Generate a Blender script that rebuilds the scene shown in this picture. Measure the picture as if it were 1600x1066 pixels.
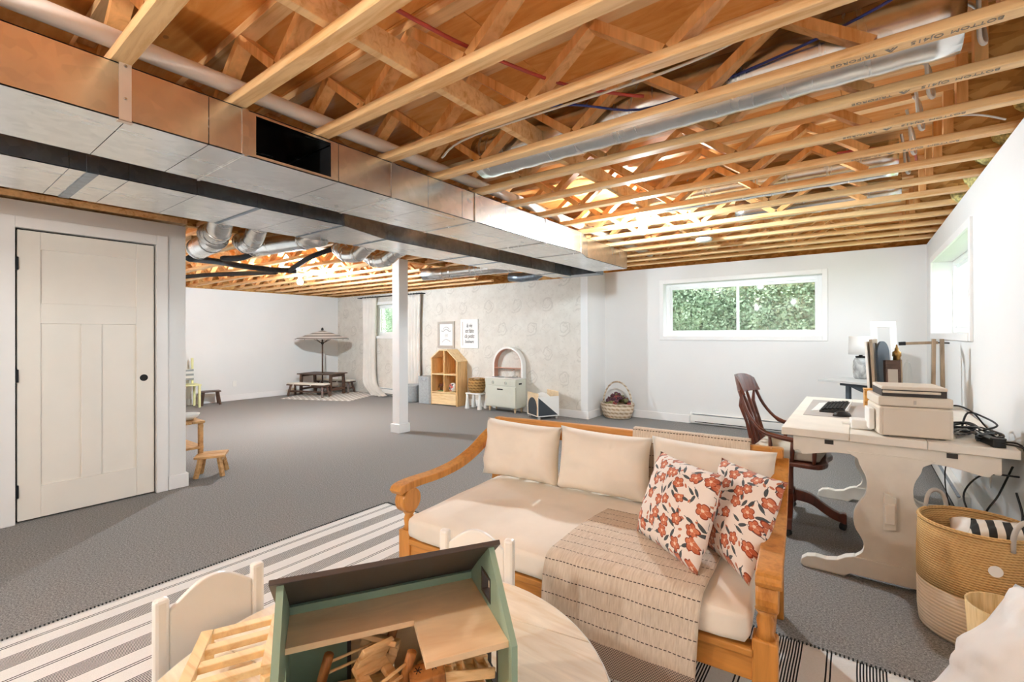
import bpy, bmesh, math, random
from math import sin, cos, pi, radians, sqrt, atan2
from mathutils import Matrix, Vector, noise

random.seed(7)
S = bpy.context.scene
for o in list(bpy.data.objects):
    bpy.data.objects.remove(o)
COL = S.collection

# ------------------------------------------------------------------ camera
cam_data = bpy.data.cameras.new('camera')
cam = bpy.data.objects.new('camera', cam_data)
COL.objects.link(cam)
F_PX, YAW, PITCH, ROLL = 722.64, -0.642772, 0.001935, -0.002816
cam_data.sensor_fit = 'HORIZONTAL'
cam_data.sensor_width = 36.0
cam_data.lens = F_PX / 1600 * 36.0
cam_data.shift_y = -12.104 / 1600.0
cam_data.clip_start = 0.02
fw = Vector((cos(PITCH) * sin(YAW), cos(PITCH) * cos(YAW), sin(PITCH)))
r0 = Vector((cos(YAW), -sin(YAW), 0))
u0 = r0.cross(fw)
rr = r0 * cos(ROLL) + u0 * sin(ROLL)
uu = -r0 * sin(ROLL) + u0 * cos(ROLL)
mw = Matrix(((rr.x, uu.x, -fw.x, 0), (rr.y, uu.y, -fw.y, 0), (rr.z, uu.z, -fw.z, 1.30), (0, 0, 0, 1)))
cam.matrix_world = mw
S.camera = cam

# ------------------------------------------------------------------ sky, exposure
world = bpy.data.worlds.new('sky')
S.world = world
world.use_nodes = True
wn = world.node_tree
bg = wn.nodes['Background']
bg.inputs[0].default_value = (0.86, 0.93, 1.0, 1)
bg.inputs[1].default_value = 4.2
S.view_settings.view_transform = 'Standard'
S.view_settings.look = 'None'
S.view_settings.gamma = 1.0
S.view_settings.exposure = 1.33
S.view_settings.use_curve_mapping = False
BULB_STRENGTH = 1500.0
try:
    S.cycles.sample_clamp_indirect = 6.0
    S.cycles.max_bounces = 8
    S.cycles.diffuse_bounces = 5
    S.cycles.glossy_bounces = 3
    S.cycles.caustics_reflective = False
    S.cycles.caustics_refractive = False
except Exception:
    pass


def portal(name, loc, rot, sx, sy):
    d = bpy.data.lights.new(name, 'AREA')
    d.shape = 'RECTANGLE'
    d.size, d.size_y = sx, sy
    d.cycles.is_portal = True
    o = bpy.data.objects.new(name, d)
    o.location = loc
    o.rotation_euler = rot
    COL.objects.link(o)


portal('window_portal', (-1.34, 7.16, 1.65), (radians(-90), 0, 0), 1.95, 0.75)
portal('window_portal', (0.84, 5.39, 1.65), (0, radians(90), 0), 0.75, 2.0)
portal('window_portal', (-7.95, 6.55, 1.60), (radians(-90), 0, 0), 1.1, 0.65)


# ------------------------------------------------------------------ materials
def lin(c):
    return tuple(((x / 12.92) if x <= 0.04045 else ((x + 0.055) / 1.055) ** 2.4) for x in c)


def hexc(h):
    return tuple(int(h[i:i + 2], 16) / 255 for i in (0, 2, 4))


def col4(c):
    if isinstance(c, str):
        c = hexc(c)
    return (*lin(c), 1)


class X:
    """tiny expression wrapper over shader math nodes"""
    def __init__(s, nt, k):
        s.nt, s.k = nt, k

    def op(s, name, b=None, c=None):
        n = s.nt.nodes.new('ShaderNodeMath')
        n.operation = name
        for i, v in enumerate((s, b, c)):
            if v is None:
                continue
            if isinstance(v, X):
                s.nt.links.new(v.k, n.inputs[i])
            else:
                n.inputs[i].default_value = v
        return X(s.nt, n.outputs[0])

    def __add__(s, b): return s.op('ADD', b)
    def __sub__(s, b): return s.op('SUBTRACT', b)
    def __mul__(s, b): return s.op('MULTIPLY', b)
    def __truediv__(s, b): return s.op('DIVIDE', b)
    def lt(s, b): return s.op('LESS_THAN', b)
    def gt(s, b): return s.op('GREATER_THAN', b)
    def mod(s, b): return s.op('FLOORED_MODULO', b)
    def abs(s): return s.op('ABSOLUTE')
    def mx(s, b): return s.op('MAXIMUM', b)
    def mn(s, b): return s.op('MINIMUM', b)
    def sin(s): return s.op('SINE')


def newmat(name):
    m = bpy.data.materials.new(name)
    m.use_nodes = True
    nt = m.node_tree
    return m, nt, nt.nodes['Principled BSDF']


def coords(nt, kind='Object', scale=(1, 1, 1), rand=False):
    tc = nt.nodes.new('ShaderNodeTexCoord')
    mp = nt.nodes.new('ShaderNodeMapping')
    mp.inputs['Scale'].default_value = scale
    nt.links.new(tc.outputs[kind], mp.inputs['Vector'])
    if rand:
        oi = nt.nodes.new('ShaderNodeObjectInfo')
        mu = nt.nodes.new('ShaderNodeMath')
        mu.operation = 'MULTIPLY'
        mu.inputs[1].default_value = 37.0
        nt.links.new(oi.outputs['Random'], mu.inputs[0])
        nt.links.new(mu.outputs[0], mp.inputs['Location'])
    return mp.outputs['Vector']


def nz(nt, vec, scale, detail=3, rough=.55, dist=0):
    n = nt.nodes.new('ShaderNodeTexNoise')
    n.inputs['Scale'].default_value = scale
    n.inputs['Detail'].default_value = detail
    n.inputs['Roughness'].default_value = rough
    n.inputs['Distortion'].default_value = dist
    nt.links.new(vec, n.inputs['Vector'])
    return n.outputs[0]


def ramp(nt, fac, stops):
    r = nt.nodes.new('ShaderNodeValToRGB')
    els = r.color_ramp.elements
    while len(els) < len(stops):
        els.new(0.5)
    for e, (p, c) in zip(els, stops):
        e.position = p
        e.color = col4(c)
    nt.links.new(fac, r.inputs[0])
    return r.outputs[0]


def mixc(nt, fac, a, b):
    n = nt.nodes.new('ShaderNodeMix')
    n.data_type = 'RGBA'
    for sock, v in ((n.inputs[0], fac), (n.inputs[6], a), (n.inputs[7], b)):
        if isinstance(v, X):
            v = v.k
        if isinstance(v, (str, tuple)):
            sock.default_value = col4(v)
        elif isinstance(v, (int, float)):
            sock.default_value = v
        else:
            nt.links.new(v, sock)
    return n.outputs[2]


def bump(nt, bsdf, h, strength, dist=0.01):
    b = nt.nodes.new('ShaderNodeBump')
    b.inputs['Strength'].default_value = strength
    b.inputs['Distance'].default_value = dist
    nt.links.new(h.k if isinstance(h, X) else h, b.inputs['Height'])
    nt.links.new(b.outputs[0], bsdf.inputs['Normal'])


def paint(name, c, rough=.6, metal=0, var=.04, vscale=3, bmp=0, bscale=60, spec=.5, sheen=0, rand=False):
    m, nt, b = newmat(name)
    v = coords(nt, rand=rand)
    c = hexc(c) if isinstance(c, str) else c
    n = nz(nt, v, vscale, 4)
    lo = tuple(max(0, x * (1 - var)) for x in c)
    hi = tuple(min(1, x * (1 + var)) for x in c)
    nt.links.new(ramp(nt, n, [(.3, lo), (.7, hi)]), b.inputs['Base Color'])
    b.inputs['Roughness'].default_value = rough
    b.inputs['Metallic'].default_value = metal
    b.inputs['Specular IOR Level'].default_value = spec
    if sheen:
        b.inputs['Sheen Weight'].default_value = sheen
    if bmp:
        bump(nt, b, nz(nt, v, bscale, 3), bmp, .004)
    return m


def wood(name, c1, c2, stretch=(1.2, 14, 14), rough=.5, knots=True, scale=2.2, spec=.4):
    m, nt, b = newmat(name)
    v = coords(nt, scale=stretch, rand=True)
    g = X(nt, nz(nt, v, scale, 6, .6, .8))
    v2 = coords(nt, scale=tuple(s * .35 for s in stretch), rand=True)
    broad = X(nt, nz(nt, v2, scale, 2))
    fac = g * .65 + broad * .35
    colr = ramp(nt, fac.k, [(.34, c2), (.5, c1), (.66, tuple(min(1, x * 1.07) for x in (hexc(c1) if isinstance(c1, str) else c1)))])
    if knots:
        v3 = coords(nt, scale=(1, 2.2, 2.2), rand=True)
        vo = nt.nodes.new('ShaderNodeTexVoronoi')
        vo.inputs['Scale'].default_value = 2.3
        nt.links.new(v3, vo.inputs['Vector'])
        k = X(nt, vo.outputs['Distance']).lt(.045)
        dark = tuple(x * .5 for x in (hexc(c2) if isinstance(c2, str) else c2))
        colr = mixc(nt, (k * .65), colr, dark)
    nt.links.new(colr, b.inputs['Base Color'])
    b.inputs['Roughness'].default_value = rough
    b.inputs['Specular IOR Level'].default_value = spec
    bump(nt, b, g, .12, .002)
    return m


def emit(name, c, s):
    m, nt, b = newmat(name)
    b.inputs['Base Color'].default_value = col4(c)
    b.inputs['Emission Color'].default_value = col4(c)
    b.inputs['Emission Strength'].default_value = s
    return m


def galv(name, base=(.80, .80, .80), rough=.28, dirt=.12):
    m, nt, b = newmat(name)
    v = coords(nt)
    vo = nt.nodes.new('ShaderNodeTexVoronoi')
    vo.inputs['Scale'].default_value = 28
    nt.links.new(v, vo.inputs['Vector'])
    n = X(nt, nz(nt, v, 2.0, 3)) * .75 + X(nt, vo.outputs['Color']) * .25
    lo = tuple(x * (1 - dirt * 1.5) for x in base)
    nt.links.new(ramp(nt, n.k, [(.3, lo), (.7, base)]), b.inputs['Base Color'])
    b.inputs['Metallic'].default_value = 1
    r = X(nt, nz(nt, coords(nt, scale=(6, 1, 1)), 3, 2)) * .10 + (rough - .05)
    nt.links.new(r.k, b.inputs['Roughness'])
    bump(nt, b, nz(nt, v, 1.1, 1), .05, .02)
    return m


M = {}
M['wall'] = paint('wall_paint', 'E9E8E6', .75, var=.01, vscale=1.2, bmp=.03, bscale=160)
M['trim'] = paint('trim_paint', 'F2F0EE', .45, var=.01)
M['door'] = paint('door_paint', 'F0EAE0', .45, var=.01)
M['vinyl'] = paint('window_vinyl', 'F4F4F3', .35, var=.005)
M['white'] = paint('white_lacquer', 'EFEDE8', .38, var=.015)
M['deskw'] = paint('chalky_white_paint', 'EDE6DA', .5, var=.03, vscale=6, bmp=.04)
M['black'] = paint('black_plastic', '161616', .45, var=.1)
M['gap'] = paint('dark_gap', '1A1716', .8, var=.1)
M['iron'] = paint('black_metal', '24262A', .4, metal=.6, var=.1)
M['chrome'] = paint('chrome', 'C9CBCD', .18, metal=1, var=.03)
M['brass'] = paint('aged_brass', 'A98550', .35, metal=1, var=.12, vscale=20)
M['galv'] = galv('galvanised_steel', (.93, .93, .92), .26, .07)
M['galv2'] = galv('galvanised_steel_dark', (.60, .65, .70), .30, .14)
M['galvin'] = paint('duct_inside_shade', '2A2A2C', .6, metal=.6, var=.2)
M['pvc'] = paint('white_pipe_plastic', 'E6DED6', .4, var=.03)
M['stud'] = wood('spruce_lumber', 'F2C992', 'D69C5A')
M['studweb'] = wood('spruce_web_lumber', 'EDB778', 'CF8B43', stretch=(9, 9, 1.2))
M['osb'] = None
M['teak'] = wood('teak_wood', 'CC8C42', 'B0702C', stretch=(2, 22, 22), rough=.38, knots=False, spec=.5)
M['teakv'] = wood('teak_wood_upright', 'CC8C42', 'B0702C', stretch=(22, 22, 2), rough=.38, knots=False, spec=.5)
M['pine'] = wood('light_pine', 'F0D2A2', 'DDB078', stretch=(2, 18, 18), rough=.45)
M['pinev'] = wood('light_pine_upright', 'E6BC84', 'C48E50', stretch=(16, 16, 2), rough=.45)
M['tabletop'] = wood('worn_pale_pine', 'EFE2CC', 'E2CDAA', stretch=(2, 14, 14), rough=.5)
M['birch'] = wood('birch_plywood', 'EBD0AA', 'E2C096', stretch=(2, 10, 10), rough=.36, knots=False)
M['toywood'] = wood('beech_toy_wood', 'EBC794', 'D3A064', stretch=(4, 20, 20), rough=.45, knots=False, scale=4)
M['toydark'] = wood('brown_toy_wood', 'A8703C', '84522A', stretch=(20, 20, 4), rough=.45, knots=False, scale=4)
M['mahog'] = wood('dark_mahogany', '6B3524', '3E1B12', stretch=(14, 14, 3), rough=.3, knots=False, spec=.6)
M['walnut'] = wood('dark_walnut', '5A4236', '3A2A22', stretch=(3, 14, 14), rough=.45, knots=False)
M['oakstool'] = wood('oak_stool_wood', 'CFA06A', 'A87840', stretch=(3, 16, 16), rough=.45, knots=False)
M['bamboo'] = wood('bamboo_strips', 'E3C38C', 'CBA062', stretch=(40, 40, 2), rough=.4, knots=False)
M['greywood'] = wood('greyed_wood', 'A08B74', '7D6A57', stretch=(20, 20, 3), rough=.55, knots=False)
M['amber'] = wood('amber_wood_box', 'D39A4A', 'A96A22', stretch=(3, 16, 16), rough=.35, knots=False)
M['green'] = paint('sage_green_lacquer', '8FAA97', .42, var=.03)
M['roofdark'] = paint('charcoal_brown_board', '4A4340', .45, var=.06)
M['cream'] = paint('cream_canvas', 'EFE5D6', .85, var=.02, vscale=5, bmp=.10, bscale=300, sheen=.2)
M['whitefab'] = paint('white_crinkled_fabric', 'F3F0EC', .9, var=.02, bmp=.5, bscale=22, sheen=.2)
M['curtain'] = paint('linen_curtain', 'E6E0D8', .9, var=.03, bmp=.1, bscale=200)
M['hamper'] = paint('grey_felt', 'A5A8A9', .9, var=.06, vscale=30)
M['seatpad'] = paint('oat_linen', 'C9BFAF', .9, var=.04, bmp=.2, bscale=200)
M['strap'] = paint('strap_metal', 'D9C8B6', .35, metal=.5, var=.05)
M['glass'] = None
M['paper'] = paint('paper', 'F1EFEB', .8, var=.01)
M['ink'] = paint('black_ink', '1E1E1E', .8, var=.05)
M['stamp'] = paint('grey_stamp_ink', '8A7F74', .8, var=.25, vscale=90)
M['kitchen'] = paint('pale_sage_lacquer', 'D6D6C8', .45, var=.02)
M['navy'] = paint('charcoal_paint', '3A3F45', .5, var=.04)
M['pinkwood'] = paint('copper_pink_laminate', 'C08D76', .5, var=.06)
M['matw'] = paint('grey_desk_mat', 'B9B3AE', .7, var=.03)
M['printer'] = paint('warm_white_plastic', 'DDD0BF', .45, var=.01)
M['printdark'] = paint('dark_slot', '3A3430', .6, var=.1)
M['bulbbase'] = paint('porcelain', 'F1EEE8', .3, var=.01)
M['bulb'] = emit('lit_bulb_glass', (.91, .965, 1.0), BULB_STRENGTH * .66)
M['bulb_play'] = emit('lit_playroom_bulb_glass', (.90, .96, 1.0), BULB_STRENGTH * 1.12)
M['bulb_added'] = emit('added_bulb_glass', (.98, .97, .95), BULB_STRENGTH * .31)
M['red'] = paint('red_pex_pipe', 'B5463A', .45, var=.05)
M['blue'] = paint('blue_cable', '2E3E86', .45, var=.05)
M['wcable'] = paint('white_cable', 'DCD5CB', .5, var=.04)
M['bcable'] = paint('black_cable', '131314', .45, var=.08)
M['gcable'] = paint('grey_cable', '8D8B88', .5, var=.05)
M['hose'] = paint('black_foam_hose', '2B2B2E', .8, var=.15, vscale=30)
M['insul'] = paint('yellow_insulation', 'CDBB7C', .95, var=.3, vscale=40, bmp=.8, bscale=60)
M['concrete'] = paint('foundation_concrete', '8E8A84', .9, var=.08, vscale=8, bmp=.2)
M['leather'] = paint('grey_leather', 'B9AFA4', .6, var=.05)
M['lampshade'] = paint('white_lampshade', 'E9E6E2', .8, var=.02)
M['lawn'] = paint('grass', '6C8450', .95, var=.3, vscale=20)
M['table2'] = paint('grey_wash_top', 'CBCBC9', .5, var=.03)
M['steelblue'] = paint('slate_blue_metal', '4A5560', .5, var=.06)


def mat_glass():
    m, nt, b = newmat('window_glass')
    out = nt.nodes['Material Output']
    tr = nt.nodes.new('ShaderNodeBsdfTransparent')
    tr.inputs[0].default_value = (.97, .985, .98, 1)
    gl = nt.nodes.new('ShaderNodeBsdfGlossy')
    gl.inputs['Roughness'].default_value = .02
    mx = nt.nodes.new('ShaderNodeMixShader')
    mx.inputs[0].default_value = .07
    nt.links.new(tr.outputs[0], mx.inputs[1])
    nt.links.new(gl.outputs[0], mx.inputs[2])
    nt.links.new(mx.outputs[0], out.inputs[0])
    return m


M['glass'] = mat_glass()


def mat_smoke_glass():
    m, nt, b = newmat('mottled_lamp_glass')
    v = coords(nt)
    n = nz(nt, v, 9, 5, .6, 1.5)
    nt.links.new(ramp(nt, n, [(.35, '9C9B99'), (.65, 'E4E3E0')]), b.inputs['Base Color'])
    b.inputs['Roughness'].default_value = .12
    b.inputs['Transmission Weight'].default_value = .25
    return m


M['smoke'] = mat_smoke_glass()


def mat_osb():
    m, nt, b = newmat('oriented_strand_board')
    v = coords(nt, scale=(1, 1, 1))
    vo = nt.nodes.new('ShaderNodeTexVoronoi')
    vo.inputs['Scale'].default_value = 16
    vo.inputs['Randomness'].default_value = 1
    mp = coords(nt, scale=(1, 1, 2.2))
    nt.links.new(mp, vo.inputs['Vector'])
    f = X(nt, vo.outputs['Color']) * .6 + X(nt, nz(nt, v, 14, 5)) * .4
    nt.links.new(ramp(nt, f.k, [(.25, 'A9763A'), (.5, 'C8944F'), (.75, 'DDB06C')]), b.inputs['Base Color'])
    b.inputs['Roughness'].default_value = .7
    return m


M['osb'] = mat_osb()


def mat_ply():
    m, nt, b = newmat('plywood_sheathing')
    v = coords(nt, scale=(1.0, 5, 5), rand=True)
    g = X(nt, nz(nt, v, 2.2, 6, .6, 2.2))
    v2 = coords(nt, rand=True)
    br = X(nt, nz(nt, v2, 1.3, 3))
    c = ramp(nt, (g * .6 + br * .4).k, [(.32, 'DC8A36'), (.5, 'EEA556'), (.68, 'F8C07C')])
    vo = nt.nodes.new('ShaderNodeTexVoronoi')
    vo.inputs['Scale'].default_value = 3.0
    nt.links.new(coords(nt, scale=(1, 1.6, 1), rand=True), vo.inputs['Vector'])
    k = X(nt, vo.outputs['Distance']).lt(.05) * .6
    c = mixc(nt, k, c, 'A06028')
    nt.links.new(c, b.inputs['Base Color'])
    b.inputs['Roughness'].default_value = .65
    return m


M['ply'] = mat_ply()


def mat_carpet():
    m, nt, b = newmat('grey_loop_carpet')
    v = coords(nt)
    fine = X(nt, nz(nt, v, 260, 2, .6))
    mid = X(nt, nz(nt, v, 110, 3, .7))
    f = fine * .45 + mid * .55
    nt.links.new(ramp(nt, f.k, [(.36, '5C5B5A'), (.5, '8E8C8B'), (.64, 'B9B7B4')]), b.inputs['Base Color'])
    b.inputs['Roughness'].default_value = .95
    b.inputs['Specular IOR Level'].default_value = .15
    bump(nt, b, fine, .5, .006)
    return m


M['carpet'] = mat_carpet()


def sep(nt, kind='Object', scale=(1, 1, 1)):
    v = coords(nt, kind, scale)
    s = nt.nodes.new('ShaderNodeSeparateXYZ')
    nt.links.new(v, s.inputs[0])
    return [X(nt, k) for k in s.outputs], v


def mat_rug():
    m, nt, b = newmat('striped_flatweave')
    (x, y, z), v = sep(nt)
    wob = (X(nt, nz(nt, v, 1.6, 2)) - .5) * .02
    d = x + wob - .167                      # from the first wide band
    p = d.mod(.273)
    g = p.lt(.096) * (p.mod(.0098).lt(.0052))
    ln = (p - .178).abs().lt(.0028).mx((p - .192).abs().lt(.0028))
    edge = x.gt(.03) * x.lt(3.12)
    k = g.mx(ln) * edge
    weave = X(nt, nz(nt, coords(nt, scale=(1, 6, 1)), 160, 2))
    base = ramp(nt, weave.k, [(.3, 'F0ECE6'), (.7, 'FCFAF6')])
    c = mixc(nt, k, base, '2C2B2D')
    nt.links.new(c, b.inputs['Base Color'])
    b.inputs['Roughness'].default_value = .95
    b.inputs['Specular IOR Level'].default_value = .1
    bump(nt, b, weave, .5, .004)
    return m


M['rug'] = mat_rug()


def mat_wallpaper():
    m, nt, b = newmat('woodland_wallpaper')
    (x, y, z), v = sep(nt)
    px, pz = .62, .40
    row = (z / pz).op('FLOOR')
    xs = x / px + row.mod(2.0) * .5
    fx = (xs.mod(1.0) - .5) * px
    fz = (z.mod(pz) - pz / 2)
    n = X(nt, nz(nt, v, 9, 3)) - .5
    fx = fx + n * .16
    fz = fz + n * .12
    r = (fx * fx + fz * fz).op('SQRT')
    ang = fz.op('ARCTAN2', fx)
    ring = (r - .105 + ang * .012).abs().lt(.012) * ang.gt(-2.2)
    ring2 = (r - .06 + ang * .006).abs().lt(.008) * ang.lt(1.7)
    fx2 = ((xs + .5).mod(1.0) - .5) * px + n * .12
    leaf = ((fx2 * 1.0).abs() + (fz * 1.6).abs() - .11).abs().lt(.011)
    spots = X(nt, nz(nt, v, 22, 4)).gt(.60) * .35
    k = (ring.mx(ring2) * .75).mx(leaf * .45).mx(spots)
    cl = X(nt, nz(nt, v, 6, 3))
    base = ramp(nt, cl.k, [(.35, 'D9D3C9'), (.65, 'E2DDD4')])
    c = mixc(nt, k * .42, base, 'AFA89E')
    nt.links.new(c, b.inputs['Base Color'])
    b.inputs['Roughness'].default_value = .8
    return m


M['wallpaper'] = mat_wallpaper()


def mat_floral():
    m, nt, b = newmat('floral_print_cotton')
    (x, y, z), v = sep(nt, 'UV')
    cb = nt.nodes.new('ShaderNodeCombineXYZ')
    nt.links.new(x.k, cb.inputs[0]); nt.links.new(y.k, cb.inputs[1])
    flat = cb.outputs[0]

    def voro(scale, seed, rnd=.8):
        mp = nt.nodes.new('ShaderNodeMapping')
        mp.inputs['Location'].default_value = (seed, seed * 1.7, 0)
        mp.inputs['Scale'].default_value = (scale, scale, 1)
        nt.links.new(flat, mp.inputs['Vector'])
        vo = nt.nodes.new('ShaderNodeTexVoronoi')
        vo.voronoi_dimensions = '2D'
        vo.inputs['Scale'].default_value = 1
        vo.inputs['Randomness'].default_value = rnd
        nt.links.new(mp.outputs[0], vo.inputs['Vector'])
        sub = nt.nodes.new('ShaderNodeVectorMath'); sub.operation = 'SUBTRACT'
        nt.links.new(mp.outputs[0], sub.inputs[0]); nt.links.new(vo.outputs['Position'], sub.inputs[1])
        s = nt.nodes.new('ShaderNodeSeparateXYZ')
        nt.links.new(sub.outputs[0], s.inputs[0])
        sc = nt.nodes.new('ShaderNodeSeparateXYZ')
        nt.links.new(vo.outputs['Color'], sc.inputs[0])
        return X(nt, s.outputs[0]), X(nt, s.outputs[1]), X(nt, vo.outputs['Distance']), X(nt, sc.outputs[0])

    # blossoms
    fx, fy, d, rn = voro(15.5, 3.1, .8)
    ang = fy.op('ARCTAN2', fx) + rn * 6
    pet = (ang * 2.5).sin().abs()
    rad = (pet * .12 + .25) * (rn * .25 + .85)
    petal = d.lt(rad) * rn.gt(.10)
    outline = (d - rad).abs().lt(.028) * rn.gt(.10)
    vein = (pet.lt(.16)) * petal
    eye = d.lt(.085) * rn.gt(.10)
    # leaves and buds
    lx, ly, ld, lr = voro(21, 8.4, 1.0)
    a = lr * 6.28
    ca, sa = a.op('COSINE'), a.sin()
    u = lx * ca + ly * sa
    w = ly * ca - lx * sa
    leaf = ((u * u) / .13 + (w * w) / .017).lt(1.0)
    stem = w.abs().lt(.026) * u.gt(-.5) * u.lt(.6)
    bx_, by_, bd, br = voro(24, 21.3, 1.0)
    a2 = br * 6.28
    bu = bx_ * a2.op('COSINE') + by_ * a2.sin()
    bw = by_ * a2.op('COSINE') - bx_ * a2.sin()
    bud = ((bu * bu) / .05 + (bw * bw) / .012).lt(1.0) * br.gt(.45)
    c = mixc(nt, 0.0, 'F4E8DE', 'F4E8DE')
    c = mixc(nt, stem, c, '4A4B4C')
    c = mixc(nt, bud, c, 'C87A5C')
    c = mixc(nt, leaf, c, '4C5254')
    tone = ramp(nt, nz(nt, v, 45, 3), [(.35, 'BE5A36'), (.65, 'D9845E')])
    c = mixc(nt, petal, c, tone)
    c = mixc(nt, vein, c, 'E8B79C')
    c = mixc(nt, outline, c, '8C3A22')
    c = mixc(nt, eye, c, 'F0D2B8')
    nt.links.new(c, b.inputs['Base Color'])
    b.inputs['Roughness'].default_value = .9
    b.inputs['Sheen Weight'].default_value = .2
    bump(nt, b, nz(nt, v, 220, 2), .15, .003)
    return m


M['floral'] = mat_floral()


def mat_throw():
    m, nt, b = newmat('woven_throw')
    (u, w, _z), v = sep(nt, 'UV')
    # w: metres along the cloth, u: metres across
    p = (w + (X(nt, nz(nt, coords(nt, 'UV'), 5, 2)) - .5) * .012).mod(.062)
    dash = (u * 420).sin().gt(-.5)
    ln = p.lt(.0034) * dash * w.lt(.79)
    crinkle = X(nt, nz(nt, coords(nt, 'UV', (60, 6, 1)), 3, 3))
    base = ramp(nt, crinkle.k, [(.3, 'CDBBA6'), (.7, 'E4D6C4')])
    dots = ((u * 700).sin() * (w * 700).sin()).gt(0)
    band = w.gt(.80)
    c = mixc(nt, band, base, 'C9B7A6')
    c = mixc(nt, band * dots, c, '6C5F5A')
    c = mixc(nt, ln, c, '4A3B33')
    nt.links.new(c, b.inputs['Base Color'])
    b.inputs['Roughness'].default_value = .95
    bump(nt, b, crinkle, .5, .006)
    return m


M['throw'] = mat_throw()


def mat_weave(name, c1, c2, su, sz, wob=.1):
    """horizontal rope or wicker relief following height"""
    m, nt, b = newmat(name)
    (x, y, z), v = sep(nt)
    n = X(nt, nz(nt, v, 30, 3))
    ang = y.op('ARCTAN2', x)
    h = ((z * sz) + n * wob * 6).sin()
    s = ((ang * su) + (z * sz * .5).op('FLOOR') * 1.57).sin()
    f = h * .35 + s * .2 + .5
    nt.links.new(ramp(nt, (f * .6 + n * .4).k, [(.25, c2), (.6, c1)]), b.inputs['Base Color'])
    b.inputs['Roughness'].default_value = .85
    bump(nt, b, f, .6, .006)
    return m


M['jute'] = mat_weave('jute_braid', 'DDB377', 'B78A50', 70, 620)
M['rope'] = mat_weave('pale_cotton_rope', 'E6D0B4', 'D2B999', 2, 420, .02)
M['seagrass'] = mat_weave('seagrass_weave', 'B98F55', '7A5527', 14, 130)
M['wicker'] = mat_weave('whitewashed_wicker', 'DDCDB8', 'A88D6C', 18, 110)


def mat_mat():
    m, nt, b = newmat('diamond_mat')
    (x, y, z), v = sep(nt)
    a = ((x + y) * 7.5).mod(1.0) - .5
    c_ = ((x - y) * 7.5).mod(1.0) - .5
    k = a.abs().lt(.14).mx(c_.abs().lt(.14))
    n = nz(nt, v, 90, 2)
    base = ramp(nt, n, [(.3, 'B7B1A8'), (.7, 'C7C1B8')])
    nt.links.new(mixc(nt, k, base, 'F0EDE8'), b.inputs['Base Color'])
    b.inputs['Roughness'].default_value = .95
    return m


M['mat'] = mat_mat()


def mat_stripe(name, axis, period, duty, c1, c2, radial=False):
    m, nt, b = newmat(name)
    (x, y, z), v = sep(nt)
    q = (x, y, z)[axis]
    if radial:
        q = z
    k = q.mod(period).lt(period * duty)
    nt.links.new(mixc(nt, k, c1, c2), b.inputs['Base Color'])
    b.inputs['Roughness'].default_value = .9
    return m


M['parasol'] = mat_stripe('striped_parasol_cloth', 2, .052, .42, 'EDE9E4', '8C8680', True)
M['zigzag'] = mat_stripe('dark_zigzag_knit', 0, .05, .5, 'D8CDBE', '26231F')


def mat_hedge():
    m, nt, b = newmat('cedar_leaf')
    v = coords(nt)
    n = nz(nt, v, 4, 4)
    nt.links.new(ramp(nt, n, [(.3, '566B52'), (.5, '84997A'), (.7, 'B2C2A4')]), b.inputs['Base Color'])
    b.inputs['Roughness'].default_value = .7
    return m


M['hedge'] = mat_hedge()


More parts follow.
